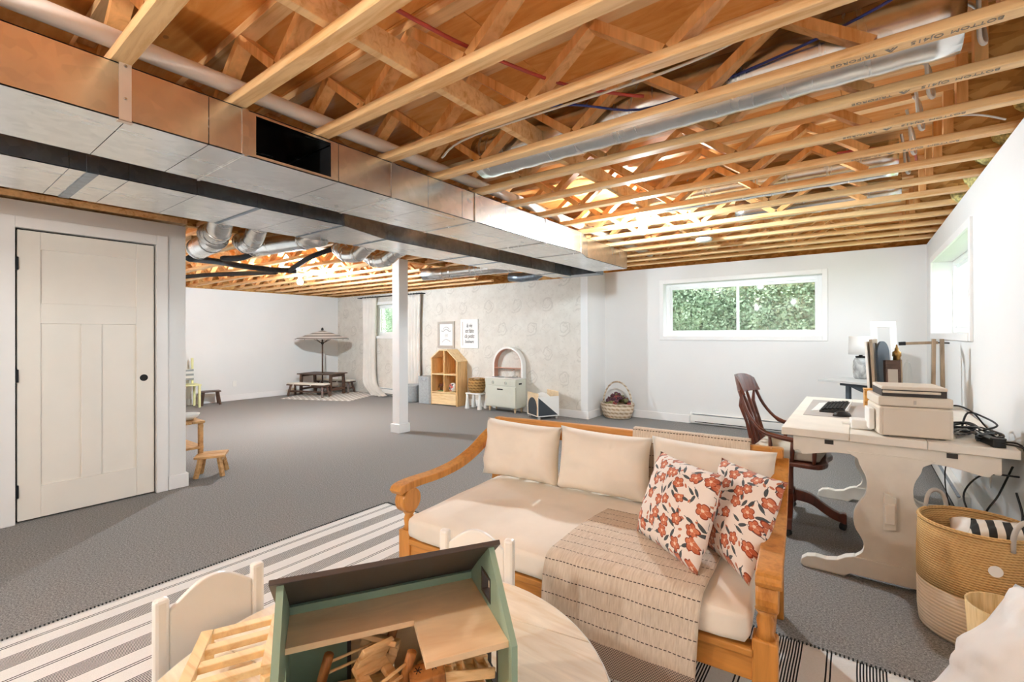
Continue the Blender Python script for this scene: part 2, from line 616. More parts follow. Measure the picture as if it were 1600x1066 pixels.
# ------------------------------------------------------------------ mesh helpers
class MB:
    def __init__(s):
        s.v, s.f, s.uv = [], [], None

    def add(s, vs, fs):
        b = len(s.v)
        s.v += [tuple(v) for v in vs]
        s.f += [tuple(i + b for i in f) for f in fs]
        return s

    def bb(s, x0, x1, y0, y1, z0, z1, mat=None):
        vs = [Vector((x, y, z)) for z in (z0, z1) for y in (y0, y1) for x in (x0, x1)]
        if mat is not None:
            vs = [mat @ v for v in vs]
        return s.add(vs, [(0, 2, 3, 1), (4, 5, 7, 6), (0, 1, 5, 4), (2, 6, 7, 3), (0, 4, 6, 2), (1, 3, 7, 5)])

    def beam(s, p, q, w, h, up=(0, 0, 1)):
        p, q = Vector(p), Vector(q)
        d = (q - p).normalized()
        up = Vector(up)
        side = d.cross(up)
        if side.length < 1e-4:
            side = d.cross(Vector((1, 0, 0)))
        side.normalize()
        u = side.cross(d).normalized()
        vs = []
        for c in (p, q):
            for a, b in ((-1, -1), (1, -1), (1, 1), (-1, 1)):
                vs.append(c + side * (a * w / 2) + u * (b * h / 2))
        return s.add(vs, [(3, 2, 1, 0), (4, 5, 6, 7), (0, 1, 5, 4), (1, 2, 6, 5), (2, 3, 7, 6), (3, 0, 4, 7)])

    def tube(s, pts, r, seg=8, caps=True, closed=False):
        pts = [Vector(p) for p in pts]
        n = len(pts)
        rs = r if isinstance(r, (list, tuple)) else [r] * n
        prev = None
        rings = []
        for i, p in enumerate(pts):
            if closed:
                t = pts[(i + 1) % n] - pts[i - 1]
            else:
                t = pts[min(i + 1, n - 1)] - pts[max(i - 1, 0)]
            t.normalize()
            if prev is None:
                a = Vector((0, 0, 1)) if abs(t.z) < .9 else Vector((1, 0, 0))
                u = (a - t * a.dot(t)).normalized()
            else:
                u = (prev - t * prev.dot(t))
                u = u.normalized() if u.length > 1e-6 else prev
            prev = u
            w = t.cross(u)
            rings.append([p + (u * cos(2 * pi * k / seg) + w * sin(2 * pi * k / seg)) * rs[i] for k in range(seg)])
        vs = [v for rg in rings for v in rg]
        fs = []
        m = n if closed else n - 1
        for i in range(m):
            j = (i + 1) % n
            for k in range(seg):
                l = (k + 1) % seg
                fs.append((i * seg + k, i * seg + l, j * seg + l, j * seg + k))
        if caps and not closed:
            fs.append(tuple(range(seg - 1, -1, -1)))
            fs.append(tuple((n - 1) * seg + k for k in range(seg)))
        return s.add(vs, fs)

    def lathe(s, prof, seg=16, c=(0, 0, 0), sx=1, sy=1, mat=None):
        vs, fs = [], []
        n = len(prof)
        for r, z in prof:
            for k in range(seg):
                a = 2 * pi * k / seg
                v = Vector((c[0] + r * sx * cos(a), c[1] + r * sy * sin(a), c[2] + z))
                vs.append(mat @ v if mat is not None else v)
        for i in range(n - 1):
            for k in range(seg):
                l = (k + 1) % seg
                fs.append((i * seg + k, i * seg + l, (i + 1) * seg + l, (i + 1) * seg + k))
        if prof[0][0] > 1e-5:
            fs.append(tuple(range(seg - 1, -1, -1)))
        if prof[-1][0] > 1e-5:
            fs.append(tuple((n - 1) * seg + k for k in range(seg)))
        return s.add(vs, fs)

    def prism(s, poly, axis, a0, a1, mat=None):
        """poly: 2d outline; axis: the extrusion axis"""
        def p3(p, a):
            v = {'x': (a, p[0], p[1]), 'y': (p[0], a, p[1]), 'z': (p[0], p[1], a)}[axis]
            v = Vector(v)
            return mat @ v if mat is not None else v
        n = len(poly)
        vs = [p3(p, a0) for p in poly] + [p3(p, a1) for p in poly]
        fs = [tuple(range(n)), tuple(range(2 * n - 1, n - 1, -1))]
        for i in range(n):
            j = (i + 1) % n
            fs.append((i, i + n, j + n, j))
        return s.add(vs, fs)

    def sphere(s, c, r, seg=12, rings=8, sc=(1, 1, 1)):
        prof = [(sin(pi * i / rings) * r, -cos(pi * i / rings) * r) for i in range(rings + 1)]
        vs, fs = [], []
        for pr, pz in prof:
            for k in range(seg):
                a = 2 * pi * k / seg
                vs.append((c[0] + pr * cos(a) * sc[0], c[1] + pr * sin(a) * sc[1], c[2] + pz * sc[2]))
        for i in range(rings):
            for k in range(seg):
                l = (k + 1) % seg
                fs.append((i * seg + k, i * seg + l, (i + 1) * seg + l, (i + 1) * seg + k))
        return s.add(vs, fs)

    def mesh(s, name, smooth=False):
        me = bpy.data.meshes.new(name)
        me.from_pydata(s.v, [], s.f)
        bm = bmesh.new()
        bm.from_mesh(me)
        bmesh.ops.remove_doubles(bm, verts=bm.verts, dist=1e-6)
        bmesh.ops.recalc_face_normals(bm, faces=bm.faces)
        bm.to_mesh(me)
        bm.free()
        if smooth:
            me.polygons.foreach_set('use_smooth', [True] * len(me.polygons))
        return me

    def build(s, name, mat, parent=None, smooth=False, bevel=0, auto=None, seg=2, label=None):
        me = s.mesh(name, smooth)
        return link(name, me, mat, parent, bevel, seg, label)


def link(name, me, mat, parent=None, bevel=0, seg=2, label=None):
    if not me.materials:
        me.materials.append(M[mat] if isinstance(mat, str) else mat)
    o = bpy.data.objects.new(name, me)
    COL.objects.link(o)
    if parent is not None:
        o.parent = parent
    if bevel:
        md = o.modifiers.new('bevel', 'BEVEL')
        md.width = bevel
        md.segments = seg
        md.limit_method = 'ANGLE'
        md.angle_limit = radians(40)
    if label:
        o['label'] = label
    return o


def tag(o, label, cat, group=None, kind=None):
    o['label'] = label
    o['category'] = cat
    if group:
        o['group'] = group
    if kind:
        o['kind'] = kind
    return o


def thing(name, label, cat, loc=(0, 0, 0), rz=0, group=None, kind=None):
    o = bpy.data.objects.new(name, None)
    o.empty_display_size = .1
    COL.objects.link(o)
    o.location = loc
    o.rotation_euler = (0, 0, rz)
    return tag(o, label, cat, group, kind)


def copy_tree(o, parent=None):
    c = o.copy()
    COL.objects.link(c)
    c.parent = parent
    for ch in list(o.children):
        copy_tree(ch, c)
    return c


def RZ(a):
    return Matrix.Rotation(a, 4, 'Z')


def T(x, y, z):
    return Matrix.Translation((x, y, z))


def arc(cx, cy, r, a0, a1, n):
    return [(cx + r * cos(radians(a0 + (a1 - a0) * i / n)), cy + r * sin(radians(a0 + (a1 - a0) * i / n))) for i in range(n + 1)]


def smooth_pts(pts, n=6):
    """Catmull-Rom through the points"""
    P = [Vector(p) for p in pts]
    out = []
    for i in range(len(P) - 1):
        a, b, c, d = P[max(i - 1, 0)], P[i], P[i + 1], P[min(i + 2, len(P) - 1)]
        for k in range(n):
            t = k / n
            out.append(.5 * ((2 * b) + (c - a) * t + (2 * a - 5 * b + 4 * c - d) * t * t + (3 * b - a - 3 * c + d) * t ** 3))
    out.append(P[-1])
    return out


def text_mesh(txt, size, name='lettering', shear=0, space=1.0):
    cu = bpy.data.curves.new(name, 'FONT')
    cu.body = txt
    cu.size = size
    cu.align_x = 'CENTER'
    cu.align_y = 'CENTER'
    cu.shear = shear
    cu.space_character = space
    cu.extrude = .0006
    cu.resolution_u = 2
    ob = bpy.data.objects.new(name, cu)
    COL.objects.link(ob)
    dg = bpy.context.evaluated_depsgraph_get()
    me = bpy.data.meshes.new_from_object(ob.evaluated_get(dg))
    bpy.data.objects.remove(ob)
    return me


def pillow_mesh(name, w, h, t, n=18, ear=.06, wr=.006, seed=0, sag=0, round_=.0):
    """cushion in the local XZ plane, base edge at z=0, thick along Y"""
    vs, fs = [], []
    for side in (1, -1):
        for i in range(n + 1):
            for j in range(n + 1):
                u, v = -1 + 2 * i / n, -1 + 2 * j / n
                pinch = 1 - ear * (1 - abs(u) ** 2.2) * 0 - ear * (1 - abs(v) ** 3)
                pinch2 = 1 - ear * (1 - abs(u) ** 3)
                x = u * w / 2 * pinch
                z = v * h / 2 * pinch2
                th = t / 2 * max(0, (1 - abs(u) ** 3.2)) ** .55 * max(0, (1 - abs(v) ** 3.2)) ** .55
                nn = noise.noise(Vector((x * 7 + seed * 3.1, z * 7 + seed, side * 2.0)))
                n2 = noise.noise(Vector((x * 22 + seed, z * 9 + seed * 2, side * 5.0)))
                th += (nn * wr * 1.6 + n2 * wr * .8) * (1 if th > .01 else 0)
                z2 = z - sag * (1 - u * u) * max(0, v)
                vs.append((x, -side * th, z2 + h / 2))
    m = (n + 1) * (n + 1)
    for s_ in range(2):
        for i in range(n):
            for j in range(n):
                a = s_ * m + i * (n + 1) + j
                q = (a, a + n + 1, a + n + 2, a + 1)
                fs.append(q if s_ == 0 else q[::-1])
    b = MB().add(vs, fs)
    me = bpy.data.meshes.new(name)
    me.from_pydata(b.v, [], b.f)
    bm = bmesh.new()
    bm.from_mesh(me)
    bmesh.ops.remove_doubles(bm, verts=bm.verts, dist=.0008)
    bmesh.ops.recalc_face_normals(bm, faces=bm.faces)
    bm.to_mesh(me)
    bm.free()
    me.polygons.foreach_set('use_smooth', [True] * len(me.polygons))
    return me


def cloth_mesh(name, rows, width, nu=24, thick=.006, wob=.006, seed=0, skew=None):
    """rows: list of (centre_x, y, z) along the cloth; width across X; UV in metres"""
    pts = smooth_pts(rows, 5)
    L = [0]
    for a, b in zip(pts, pts[1:]):
        L.append(L[-1] + (b - a).length)
    vs, fs, uvs = [], [], []
    for i, p in enumerate(pts):
        for k in range(nu + 1):
            u = -.5 + k / nu
            nn = noise.noise(Vector((u * width * 6, L[i] * 6, seed)))
            n2 = noise.noise(Vector((u * width * 13, L[i] * 3, seed + 9)))
            vs.append((p.x + u * width, p.y - abs(nn) * wob - n2 * wob * .6, p.z + abs(nn) * wob))
            uvs.append(((u + .5) * width, L[i]))
    for i in range(len(pts) - 1):
        for k in range(nu):
            a = i * (nu + 1) + k
            fs.append((a, a + 1, a + nu + 2, a + nu + 1))
    me = bpy.data.meshes.new(name)
    me.from_pydata(vs, [], fs)
    ul = me.uv_layers.new(name='UVMap')
    for lp in me.loops:
        ul.data[lp.index].uv = uvs[lp.vertex_index]
    me.polygons.foreach_set('use_smooth', [True] * len(me.polygons))
    return me


def solidify(o, t, off=1):
    md = o.modifiers.new('thickness', 'SOLIDIFY')
    md.thickness = t
    md.offset = off
    return o


def pillow_quad(name, bl, br, tl, tr, t, n=20, ear=.07, wr=.006, seed=0, power=3.0, flat=.55):
    """soft cushion spanning four corner points, front side to the right-hand normal"""
    bl, br, tl, tr = (Vector(p) for p in (bl, br, tl, tr))
    ex = ((br - bl) + (tr - tl)).normalized()
    ez = ((tl - bl) + (tr - br)).normalized()
    nrm = ex.cross(ez).normalized()
    w = ((br - bl).length + (tr - tl).length) / 2
    h = ((tl - bl).length + (tr - br).length) / 2
    ctr = (bl + br + tl + tr) / 4
    vs, fs, uv = [], [], []
    for side in (1, -1):
        for i in range(n + 1):
            for j in range(n + 1):
                a, c = i / n, j / n
                u, v = 2 * a - 1, 2 * c - 1
                pu = 1 - ear * (1 - abs(v) ** 2.5)
                pv = 1 - ear * (1 - abs(u) ** 2.5)
                a2, c2 = (u * pu + 1) / 2, (v * pv + 1) / 2
                p = bl * (1 - a2) * (1 - c2) + br * a2 * (1 - c2) + tl * (1 - a2) * c2 + tr * a2 * c2
                th = t / 2 * max(0, 1 - abs(u) ** power) ** flat * max(0, 1 - abs(v) ** power) ** flat
                if th > .004:
                    q = Vector((u * w * 4 + seed * 3.1, v * h * 4 + seed, side * 2.0))
                    th += noise.noise(q) * wr * 1.8 + noise.noise(q * 3.1) * wr * .7
                vs.append(p + nrm * (side * th))
                uv.append((u * w / 2 + seed * .37, v * h / 2 + seed * .21 + (0 if side > 0 else 2)))
    m = (n + 1) ** 2
    for s_ in range(2):
        for i in range(n):
            for j in range(n):
                k = s_ * m + i * (n + 1) + j
                q = (k, k + n + 1, k + n + 2, k + 1)
                fs.append(q if s_ == 0 else q[::-1])
    me = bpy.data.meshes.new(name)
    me.from_pydata([tuple(p) for p in vs], [], fs)
    ul = me.uv_layers.new(name='UVMap')
    for lp in me.loops:
        ul.data[lp.index].uv = uv[lp.vertex_index]
    bm = bmesh.new()
    bm.from_mesh(me)
    bmesh.ops.remove_doubles(bm, verts=bm.verts, dist=.0006)
    bmesh.ops.recalc_face_normals(bm, faces=bm.faces)
    bm.to_mesh(me)
    bm.free()
    me.polygons.foreach_set('use_smooth', [True] * len(me.polygons))
    return me


def rounded_box_mesh(name, x0, x1, y0, y1, z0, z1, crown=.02, n=16, wr=.004, seed=0):
    """boxed cushion with crowned top and soft edges"""
    vs, fs = [], []
    cx, cy, cz = (x0 + x1) / 2, (y0 + y1) / 2, (z0 + z1) / 2
    hx, hy, hz = (x1 - x0) / 2, (y1 - y0) / 2, (z1 - z0) / 2
    mb = MB()
    bm = bmesh.new()
    bmesh.ops.create_cube(bm, size=2)
    bmesh.ops.subdivide_edges(bm, edges=bm.edges[:], cuts=n, use_grid_fill=True)
    r = hz * .62
    for v in bm.verts:
        p = Vector((v.co.x * hx, v.co.y * hy, v.co.z * hz))
        q = Vector((max(-hx + r, min(hx - r, p.x)), max(-hy + r, min(hy - r, p.y)), max(-hz + r, min(hz - r, p.z))))
        d = p - q
        if d.length > 1e-6:
            p = q + d.normalized() * r
        u, w = p.x / hx, p.y / hy
        k = (1 - u ** 4) * (1 - w ** 4)
        p.z += crown * k * (1 if p.z > 0 else -.2)
        p += Vector((0, 0, 1)) * noise.noise(Vector((p.x * 5 + seed, p.y * 5, p.z * 4))) * wr
        v.co = p + Vector((cx, cy, cz))
    bmesh.ops.recalc_face_normals(bm, faces=bm.faces)
    me = bpy.data.meshes.new(name)
    bm.to_mesh(me)
    bm.free()
    me.polygons.foreach_set('use_smooth', [True] * len(me.polygons))
    return me


# ------------------------------------------------------------------ room shell
XR, YO, YW, XJ, XL, XD = .617, 6.94, 6.33, -3.30, -9.92, -4.64     # wall planes
ZT, ZL = 2.296, 2.20                                               # drywall tops right and left
YB = -2.2
ZJ, ZJL = 2.30, 2.20                                               # joist undersides right and left


def struct(name, mb, mat, label, cat, parent=None, bevel=0):
    o = mb.build(name, mat, parent, bevel=bevel)
    if parent is None:
        tag(o, label, cat, kind='structure')
    return o


struct('floor', MB().bb(XL - .3, XR + .3, YB - .2, YO + .3, -.12, 0), 'carpet', 'grey loop carpet floor running through the whole basement', 'floor')


def wall_with_hole(name, axis, a0, a1, z1, p0, p1, hole, mat, label, extra=None):
    """axis 'x': wall runs along x between a0,a1; p0,p1 its two faces; hole=(h0,h1,z0,z1)"""
    h0, h1, zz0, zz1 = hole
    mb = MB()
    for (b0, b1, c0, c1) in ((a0, h0, 0, z1), (h1, a1, 0, z1), (h0, h1, 0, zz0), (h0, h1, zz1, z1)):
        if axis == 'x':
            mb.bb(b0, b1, p0, p1, c0, c1)
        else:
            mb.bb(p0, p1, b0, b1, c0, c1)
    return struct(name, mb, mat, label, 'wall')


W1 = (-2.345, -.36, 1.262, 2.045)        # office window opening on wall_far
W2 = (4.39, 6.42, 1.30, 2.025)           # right window opening
W3 = (-8.58, -7.30, 1.27, 1.95)          # wallpaper wall window opening
wall_with_hole('wall_far', 'x', XJ - .12, XR + .26, ZT, YO, YO + .26, W1, 'wall', 'white office wall with the wide sliding window')
wall_with_hole('wall_right', 'y', YB, YO, ZT, XR, XR + .26, W2, 'wall', 'white wall along the right side behind the desk')
wall_with_hole('wall_feature', 'x', XL, XJ - .12, ZL - .02, YW, YW + .26, W3, 'wallpaper', 'beige woodland wallpaper wall behind the toys')
struct('wall_jog', MB().bb(XJ - .12, XJ, YW, YO, 0, ZT), 'wall', 'short white return wall beside the wallpaper', 'wall')
struct('wall_left', MB().bb(XL - .15, XL, 1.3, YW + .26, 0, ZL - .02), 'wall', 'long white wall behind the picnic table', 'wall')
struct('wall_rear', MB().bb(XD, XR + .26, YB - .15, YB, 0, 2.6), 'wall', 'white wall closing the room behind the viewer', 'wall')
DY0, DY1, DZ1, YC = .508, 1.283, 2.035, 1.505
mb = MB()
mb.bb(XD - .12, XD, YB, DY0 - .012, 0, 2.235)
mb.bb(XD - .12, XD, DY1 + .012, YC, 0, 2.235)
mb.bb(XD - .12, XD, DY0 - .012, DY1 + .012, DZ1 + .012, 2.235)
struct('wall_closet', mb, 'wall', 'white closet wall holding the panelled door', 'wall')
struct('wall_closet_back', MB().bb(-6.9, -6.8, YB, YC - .12, 0, 2.5), 'wall', 'back wall inside the closet', 'wall')
struct('wall_closet_end', MB().bb(-6.9, XD, YB - .15, YB, 0, 2.6), 'wall', 'end wall inside the closet', 'wall')
struct('wall_closet_return', MB().bb(XL, XD - .12, YC - .12, YC, 0, ZL), 'wall', 'white side of the closet facing the playroom', 'wall')
mb = MB()
mb.bb(XD - .16, XD + .012, YB, YC + .01, 2.255, 2.298)
struct('trim_1', mb, 'stud', 'bare timber top plate above the closet wall', 'trim', bevel=.003)

# baseboards
BH = .115
for nm, a, lab in (
    ('baseboard_far', (XJ, -1.97, YO - .016, YO, 0, BH), 'white baseboard under the office window'),
    ('baseboard_right', (XR - .016, XR, YB, 4.3, 0, BH), 'white baseboard along the right wall'),
    ('baseboard_feature', (-6.9, XJ - .0, YW - .016, YW, 0, BH), 'white baseboard below the wallpaper'),
    ('baseboard_jog', (XJ, XJ + .016, YW - .016, YO - .016, 0, BH), 'white baseboard on the short return wall'),
    ('baseboard_left', (XL, XL + .016, 1.505, YW, 0, BH), 'white baseboard along the long playroom wall'),
    ('baseboard_closet', (XD, XD + .016, DY1 + .095, YC + .016, 0, BH), 'short white baseboard right of the panelled door'),
    ('baseboard_closet_near', (XD, XD + .016, YB, DY0 - .095, 0, BH), 'white baseboard left of the panelled door'),
    ('baseboard_closet_side', (XD - 1.6, XD, YC, YC + .016, 0, BH), 'white baseboard around the closet corner')):
    struct(nm, MB().bb(*a), 'trim', lab, 'baseboard', bevel=.004)

# panelled door in the closet wall
d1 = thing('door_1', 'cream three panel closet door with black hinges and an empty knob hole', 'door', (XD, 0, 0), kind='structure')
fx0, fx1 = -.045, -.008
st = .115
yy0, yy1, zz0, zz1 = DY0, DY1, .012, DZ1
MB().bb(fx0, fx1 - .015, yy0 + st * .6, yy1 - st * .6, zz0 + .1, zz1 - .06).build('recessed_panel', 'door', d1)
rails = [(zz0, .235), (1.385, 1.53), (zz1 - .125, zz1)]
for a, b in ((yy0, yy0 + st), (yy1 - st, yy1)):
    MB().bb(fx0, fx1, a, b, zz0, zz1).build('stile', 'door', d1, bevel=.003)
for a, b in rails:
    MB().bb(fx0, fx1 - .0005, yy0 + st, yy1 - st, a, b).build('rail', 'door', d1, bevel=.003)
ym = (yy0 + yy1) / 2
MB().bb(fx0, fx1 - .0005, ym - .058, ym + .058, .235, 1.385).build('mullion', 'door', d1, bevel=.003)
for zc in (.22, 1.02, 1.80):
    MB().bb(-.012, .006, yy0 - .010, yy0 + .006, zc - .045, zc + .045).build('hinge', 'iron', d1, bevel=.003)
hb = MB()
hb.tube([(fx1 - .004, yy1 - .068, .955), (fx1 + .0012, yy1 - .068, .955)], .027, 20)
hb.build('knob_hole', 'gap', d1)
MB().bb(-.055, -.05, yy0 - .012, yy1 + .012, 0, zz1 + .012).build('gap_shade_sheet', 'gap', d1)  # near-black sheet behind the slab, painted shade for the gaps around it
tr = thing('trim_2', 'flat white casing around the closet door', 'trim', (XD, 0, 0), kind='structure')
for a in ((0, .018, DY0 - .09, DY0 - .012, 0, DZ1 + .09), (0, .018, DY1 + .012, DY1 + .09, 0, DZ1 + .09)):
    MB().bb(*a).build('side_casing', 'trim', tr, bevel=.003)
MB().bb(0, .018, DY0 - .012, DY1 + .012, DZ1 + .012, DZ1 + .09).build('head_casing', 'trim', tr, bevel=.003)


# windows
def make_window(n, axis, hole, plane, depth, label, slider=True, casing=.058):
    h0, h1, z0, z1 = hole
    w = thing('window_%d' % n, label, 'window', (0, 0, 0), kind='structure')

    def B(a0, a1, d0, d1, c0, c1):
        if axis == 'x':
            return MB().bb(a0, a1, plane + d0, plane + d1, c0, c1)
        return MB().bb(plane + d0, plane + d1, a0, a1, c0, c1)
    c = casing
    for nm, a in (('casing_side', (h0 - c, h0, -.018, 0, z0 - c, z1 + c)), ('casing_side', (h1, h1 + c, -.018, 0, z0 - c, z1 + c)),
                  ('casing_head', (h0, h1, -.018, 0, z1, z1 + c)), ('casing_sill', (h0, h1, -.022, 0, z0 - c, z0))):
        B(*a).build(nm, 'trim', w, bevel=.003)
    f = .05
    d0, d1 = depth, depth + .06
    for a in ((h0, h0 + f, d0, d1, z0, z1), (h1 - f, h1, d0, d1, z0, z1), (h0 + f, h1 - f, d0, d1, z1 - f, z1), (h0 + f, h1 - f, d0, d1, z0, z0 + f)):
        B(*a).build('frame', 'vinyl', w, bevel=.004)
    mid = (h0 + h1) / 2
    s = .035
    for (a0, a1, off) in ((h0 + f, mid + .02, .018), (mid - .02, h1 - f, .034)):
        sa = B(a0, a0 + s, d0 + off - .012, d0 + off + .012, z0 + f, z1 - f)
        for q in ((a1 - s, a1, z0 + f, z1 - f), (a0 + s, a1 - s, z0 + f, z0 + f + s), (a0 + s, a1 - s, z1 - f - s, z1 - f)):
            b_ = B(q[0], q[1], d0 + off - .012, d0 + off + .012, q[2], q[3])
            sa.add(b_.v, b_.f)
        so = sa.build('sash', 'vinyl', w, bevel=.003)
        B(a0 + s, a1 - s, d0 + off - .003, d0 + off + .003, z0 + f + s, z1 - f - s).build('pane', 'glass', so)
    return w


make_window(1, 'x', W1, YO, .13, 'wide white sliding window showing a green hedge outside')
make_window(2, 'y', W2, XR, .15, 'deep white window in the right wall above the desk')
make_window(3, 'x', W3, YW, .13, 'white window between the linen curtains')

# outside: ground, hedges
struct('ground_outside', MB().bb(-12, 6, YO + .27, 16, .6, 1.02), 'lawn', 'lawn outside the office window', 'ground')
struct('ground_outside_side', MB().bb(XR + .27, 8, -3, YO + .27, .6, 1.0), 'lawn', 'lawn outside the right window', 'ground')


def hedge(name, x0, x1, y, z0, z1, n, label, deep=.5, seed=1):
    rnd = random.Random(seed)
    vs, fs = [], []
    for i in range(n):
        x = rnd.uniform(x0, x1)
        z = rnd.uniform(z0, z1)
        bulge = noise.noise(Vector((x * 1.6, z * 1.6, seed))) * .22
        p = Vector((x, y + bulge + rnd.uniform(0, deep), z))
        s = rnd.uniform(.016, .042)
        a = Vector((rnd.uniform(-1, 1), rnd.uniform(-.6, .6), rnd.uniform(-.3, 1))).normalized() * s
        b = a.cross(Vector((rnd.uniform(-.4, .4), 1, rnd.uniform(-.4, .4)))).normalized() * s * .45
        k = len(vs)
        vs += [p - a, p + b, p + a, p - b]
        fs.append((k, k + 1, k + 2, k + 3))
    me = bpy.data.meshes.new(name)
    me.from_pydata([tuple(v) for v in vs], [], fs)
    o = link(name, me, 'hedge')
    MB().bb(x0, x1, y + deep + .05, y + deep + .35, z0, z1).build('hedge_core', 'hedge', o)
    return tag(o, label, 'hedge', kind='stuff')


hedge('cedar_hedge', -6.5, 2.5, 8.3, 1.0, 3.0, 60000, 'clipped cedar hedge seen through the office window', seed=3)
hedge('leafy_shrub', -11.0, -7.0, 8.0, 1.0, 2.6, 14000, 'bright leafy shrub outside the curtained window', seed=5)

# support post
po = thing('support_post', 'square white support post with a wrapped base in the playroom', 'post', (-4.905, 4.055, 0))
MB().bb(-.07, .07, -.075, .075, 0, 2.30).build('shaft', 'trim', po, bevel=.004)
MB().bb(-.088, .088, -.093, .093, 0, .115).build('base_wrap', 'trim', po, bevel=.004)


# baseboard heaters
def heater(loc, rz, length, label):
    h = thing('baseboard_heater', label, 'heater', loc, rz)
    MB().prism([(0, .02), (.055, .02), (.062, .05), (.062, .13), (.035, .16), (0, .16)], 'x', 0, length).build('cover', 'white', h, bevel=.004)
    MB().bb(.03, length - .03, .02, .064, .143, .150).build('outlet_slot', 'galv2', h)
    for k in range(int(length / .05)):
        pass
    MB().bb(.06, length - .06, .03, .0635, .035, .045).build('inlet_slot', 'gap', h)
    for x in (-.012, length):
        MB().prism([(0, .015), (.066, .015), (.066, .135), (.036, .165), (0, .165)], 'x', x, x + .012).build('end_cap', 'white', h, bevel=.003)
    return h


heater((-.30, YO - .001, 0), pi, 1.64, 'long white baseboard heater under the office window')
heater((XR - .001, 4.45, 0), pi / 2, 1.9, 'white baseboard heater on the right wall behind the desk')
heater((-7.2, YW - .001, 0), pi, 1.4, 'white baseboard heater below the curtained window')

# wall outlet plates
for loc, lab in (((XL + .004, 4.05, .33), 'small white outlet plate on the long white wall'), ((XR - .004, 3.86, .45), 'white outlet plate low on the right wall')):
    o = MB().bb(-.004, .004, -.035, .035, -.055, .055).build('outlet_plate', 'white', bevel=.002)
    o.location = loc
    tag(o, lab, 'outlet')


# ------------------------------------------------------------------ open ceiling
ce = thing('ceiling', 'orange plywood subfloor overhead between the open joists', 'ceiling', (0, 0, 0), kind='structure')
sheet = None
for (xa, xb, ya, yb, z) in ((-4.95, 1.0, -2.4, 7.2, 2.602), (-10.1, -4.95, 1.35, 6.7, 2.502), (-7.4, -4.95, -2.31, 1.34, 2.502)):
    y = ya
    r = 0
    while y < yb:
        x = xa - (1.2 if r % 2 else 0)
        while x < xb:
            a, b_ = max(x, xa), min(x + 2.44, xb)
            if b_ - a > .05:
                p = MB().bb(-(b_ - a) / 2 + .0015, (b_ - a) / 2 - .0015, -.608, .608, 0, .018).build('plywood_panel', 'ply', ce)
                p.location = ((a + b_) / 2, y + .61, z)
            x += 2.44
        y += 1.22
        r += 1


struct('ceiling_backing', MB().bb(-10.2, 1.1, -2.5, 7.3, 2.63, 2.66), 'ply', 'unseen slab added above the plywood to keep daylight out of the seams', 'ceiling')  # added cover, stops daylight showing through the sheet seams


def rim(name, a, label):
    struct(name, MB().bb(*a), 'osb', label, 'trim')


rim('trim_3', (XR + .16, XR + .20, -2.4, 7.2, 2.2, 2.64), 'strand board rim along the top of the right wall')
rim('trim_4', (XJ - .15, XR + .2, YO + .16, YO + .2, 2.2, 2.64), 'strand board rim along the top of the office wall')
rim('trim_5', (-10.1, XJ - .12, YW + .16, YW + .2, 2.1, 2.64), 'strand board rim along the top of the wallpaper wall')
rim('trim_6', (XL - .14, XL - .10, 1.3, 6.6, 2.1, 2.64), 'strand board rim along the top of the long playroom wall')
rim('trim_7', (-4.99, -4.91, 1.4, 6.5, 2.302, 2.60), 'flush beam above the white support post')

NODE = .615
X0N = .058


def joist_meshes(x0, x1, x_end_panel):
    ch = MB().bb(x0, x1, -.032, .032, 0, .038).mesh('bottom_chord')
    tp = MB().bb(x0, x1, -.032, .032, .262, .300).mesh('top_chord')
    # one web each way; the flat member is 38 x 60
    def web(dx):
        return MB().beam((0, 0, .036), (dx, 0, .264), .060, .038, up=(0, 0, 1)).mesh('web')
    return ch, tp, web(NODE / 2), web(-NODE / 2)


def make_joist(x0, x1, panel, z, label, group):
    ch, tp, wr_, wl_ = joist_meshes(x0, x1, panel)
    j = thing('floor_joist', label, 'joist', (0, 0, z), group=group)
    link('bottom_chord', ch, 'stud', j, .003, 1)
    link('top_chord', tp, 'stud', j)
    k = int(math.ceil((x0 - X0N) / NODE)) - 1
    while X0N + k * NODE < x1 + .3:
        xn = X0N + k * NODE
        for me, s in ((wr_, 1), (wl_, -1)):
            lo, hi = min(xn, xn + s * NODE / 2), max(xn, xn + s * NODE / 2)
            if lo < x0 or hi > (panel if panel else x1):
                continue
            w = link('web', me, 'studweb', j)
            w.location = (xn + s * .012, 0, 0)
        k += 1
    if panel:
        MB().bb(panel, panel + .038, -.03, .03, .038, .262).build('end_post', 'studweb', j)
        MB().bb(panel + .038, x1, -.006, .006, .038, .262).build('end_panel', 'osb', j)
    return j


ordn = ['nearest', 'second', 'third', 'fourth', 'fifth', 'sixth', 'seventh', 'eighth', 'ninth', 'tenth', 'eleventh', 'twelfth', 'thirteenth',
        'fourteenth', 'fifteenth', 'sixteenth', 'seventeenth', 'eighteenth']
proto = None
joists = {}
for k in range(-1, 16):
    yk = .498 + .4025 * k
    lab = ordn[k + 1] + ' open web timber joist over the sofa and desk, counted from the viewer'
    if k <= 14:
        if proto is None:
            proto = make_joist(-4.90, XR + .155, .36, ZJ, lab, 'open web joists over the sofa side')
            j = proto
        else:
            j = copy_tree(proto)
    else:
        j = make_joist(XJ + .0, XR + .155, .36, ZJ, lab, 'open web joists over the sofa side')
    j.location = (0, yk, ZJ)
    j['label'] = lab
    joists[k] = j
protoL = None
for i in range(12):
    yk = 1.70 + .4025 * i
    lab = ordn[i] + ' open web joist over the playroom, counted from the closet'
    if protoL is None:
        protoL = make_joist(XL - .09, -5.0, None, ZJL, lab, 'open web joists over the playroom side')
        j = protoL
    else:
        j = copy_tree(protoL)
        j['label'] = lab
    j.location = (0, yk, ZJL)

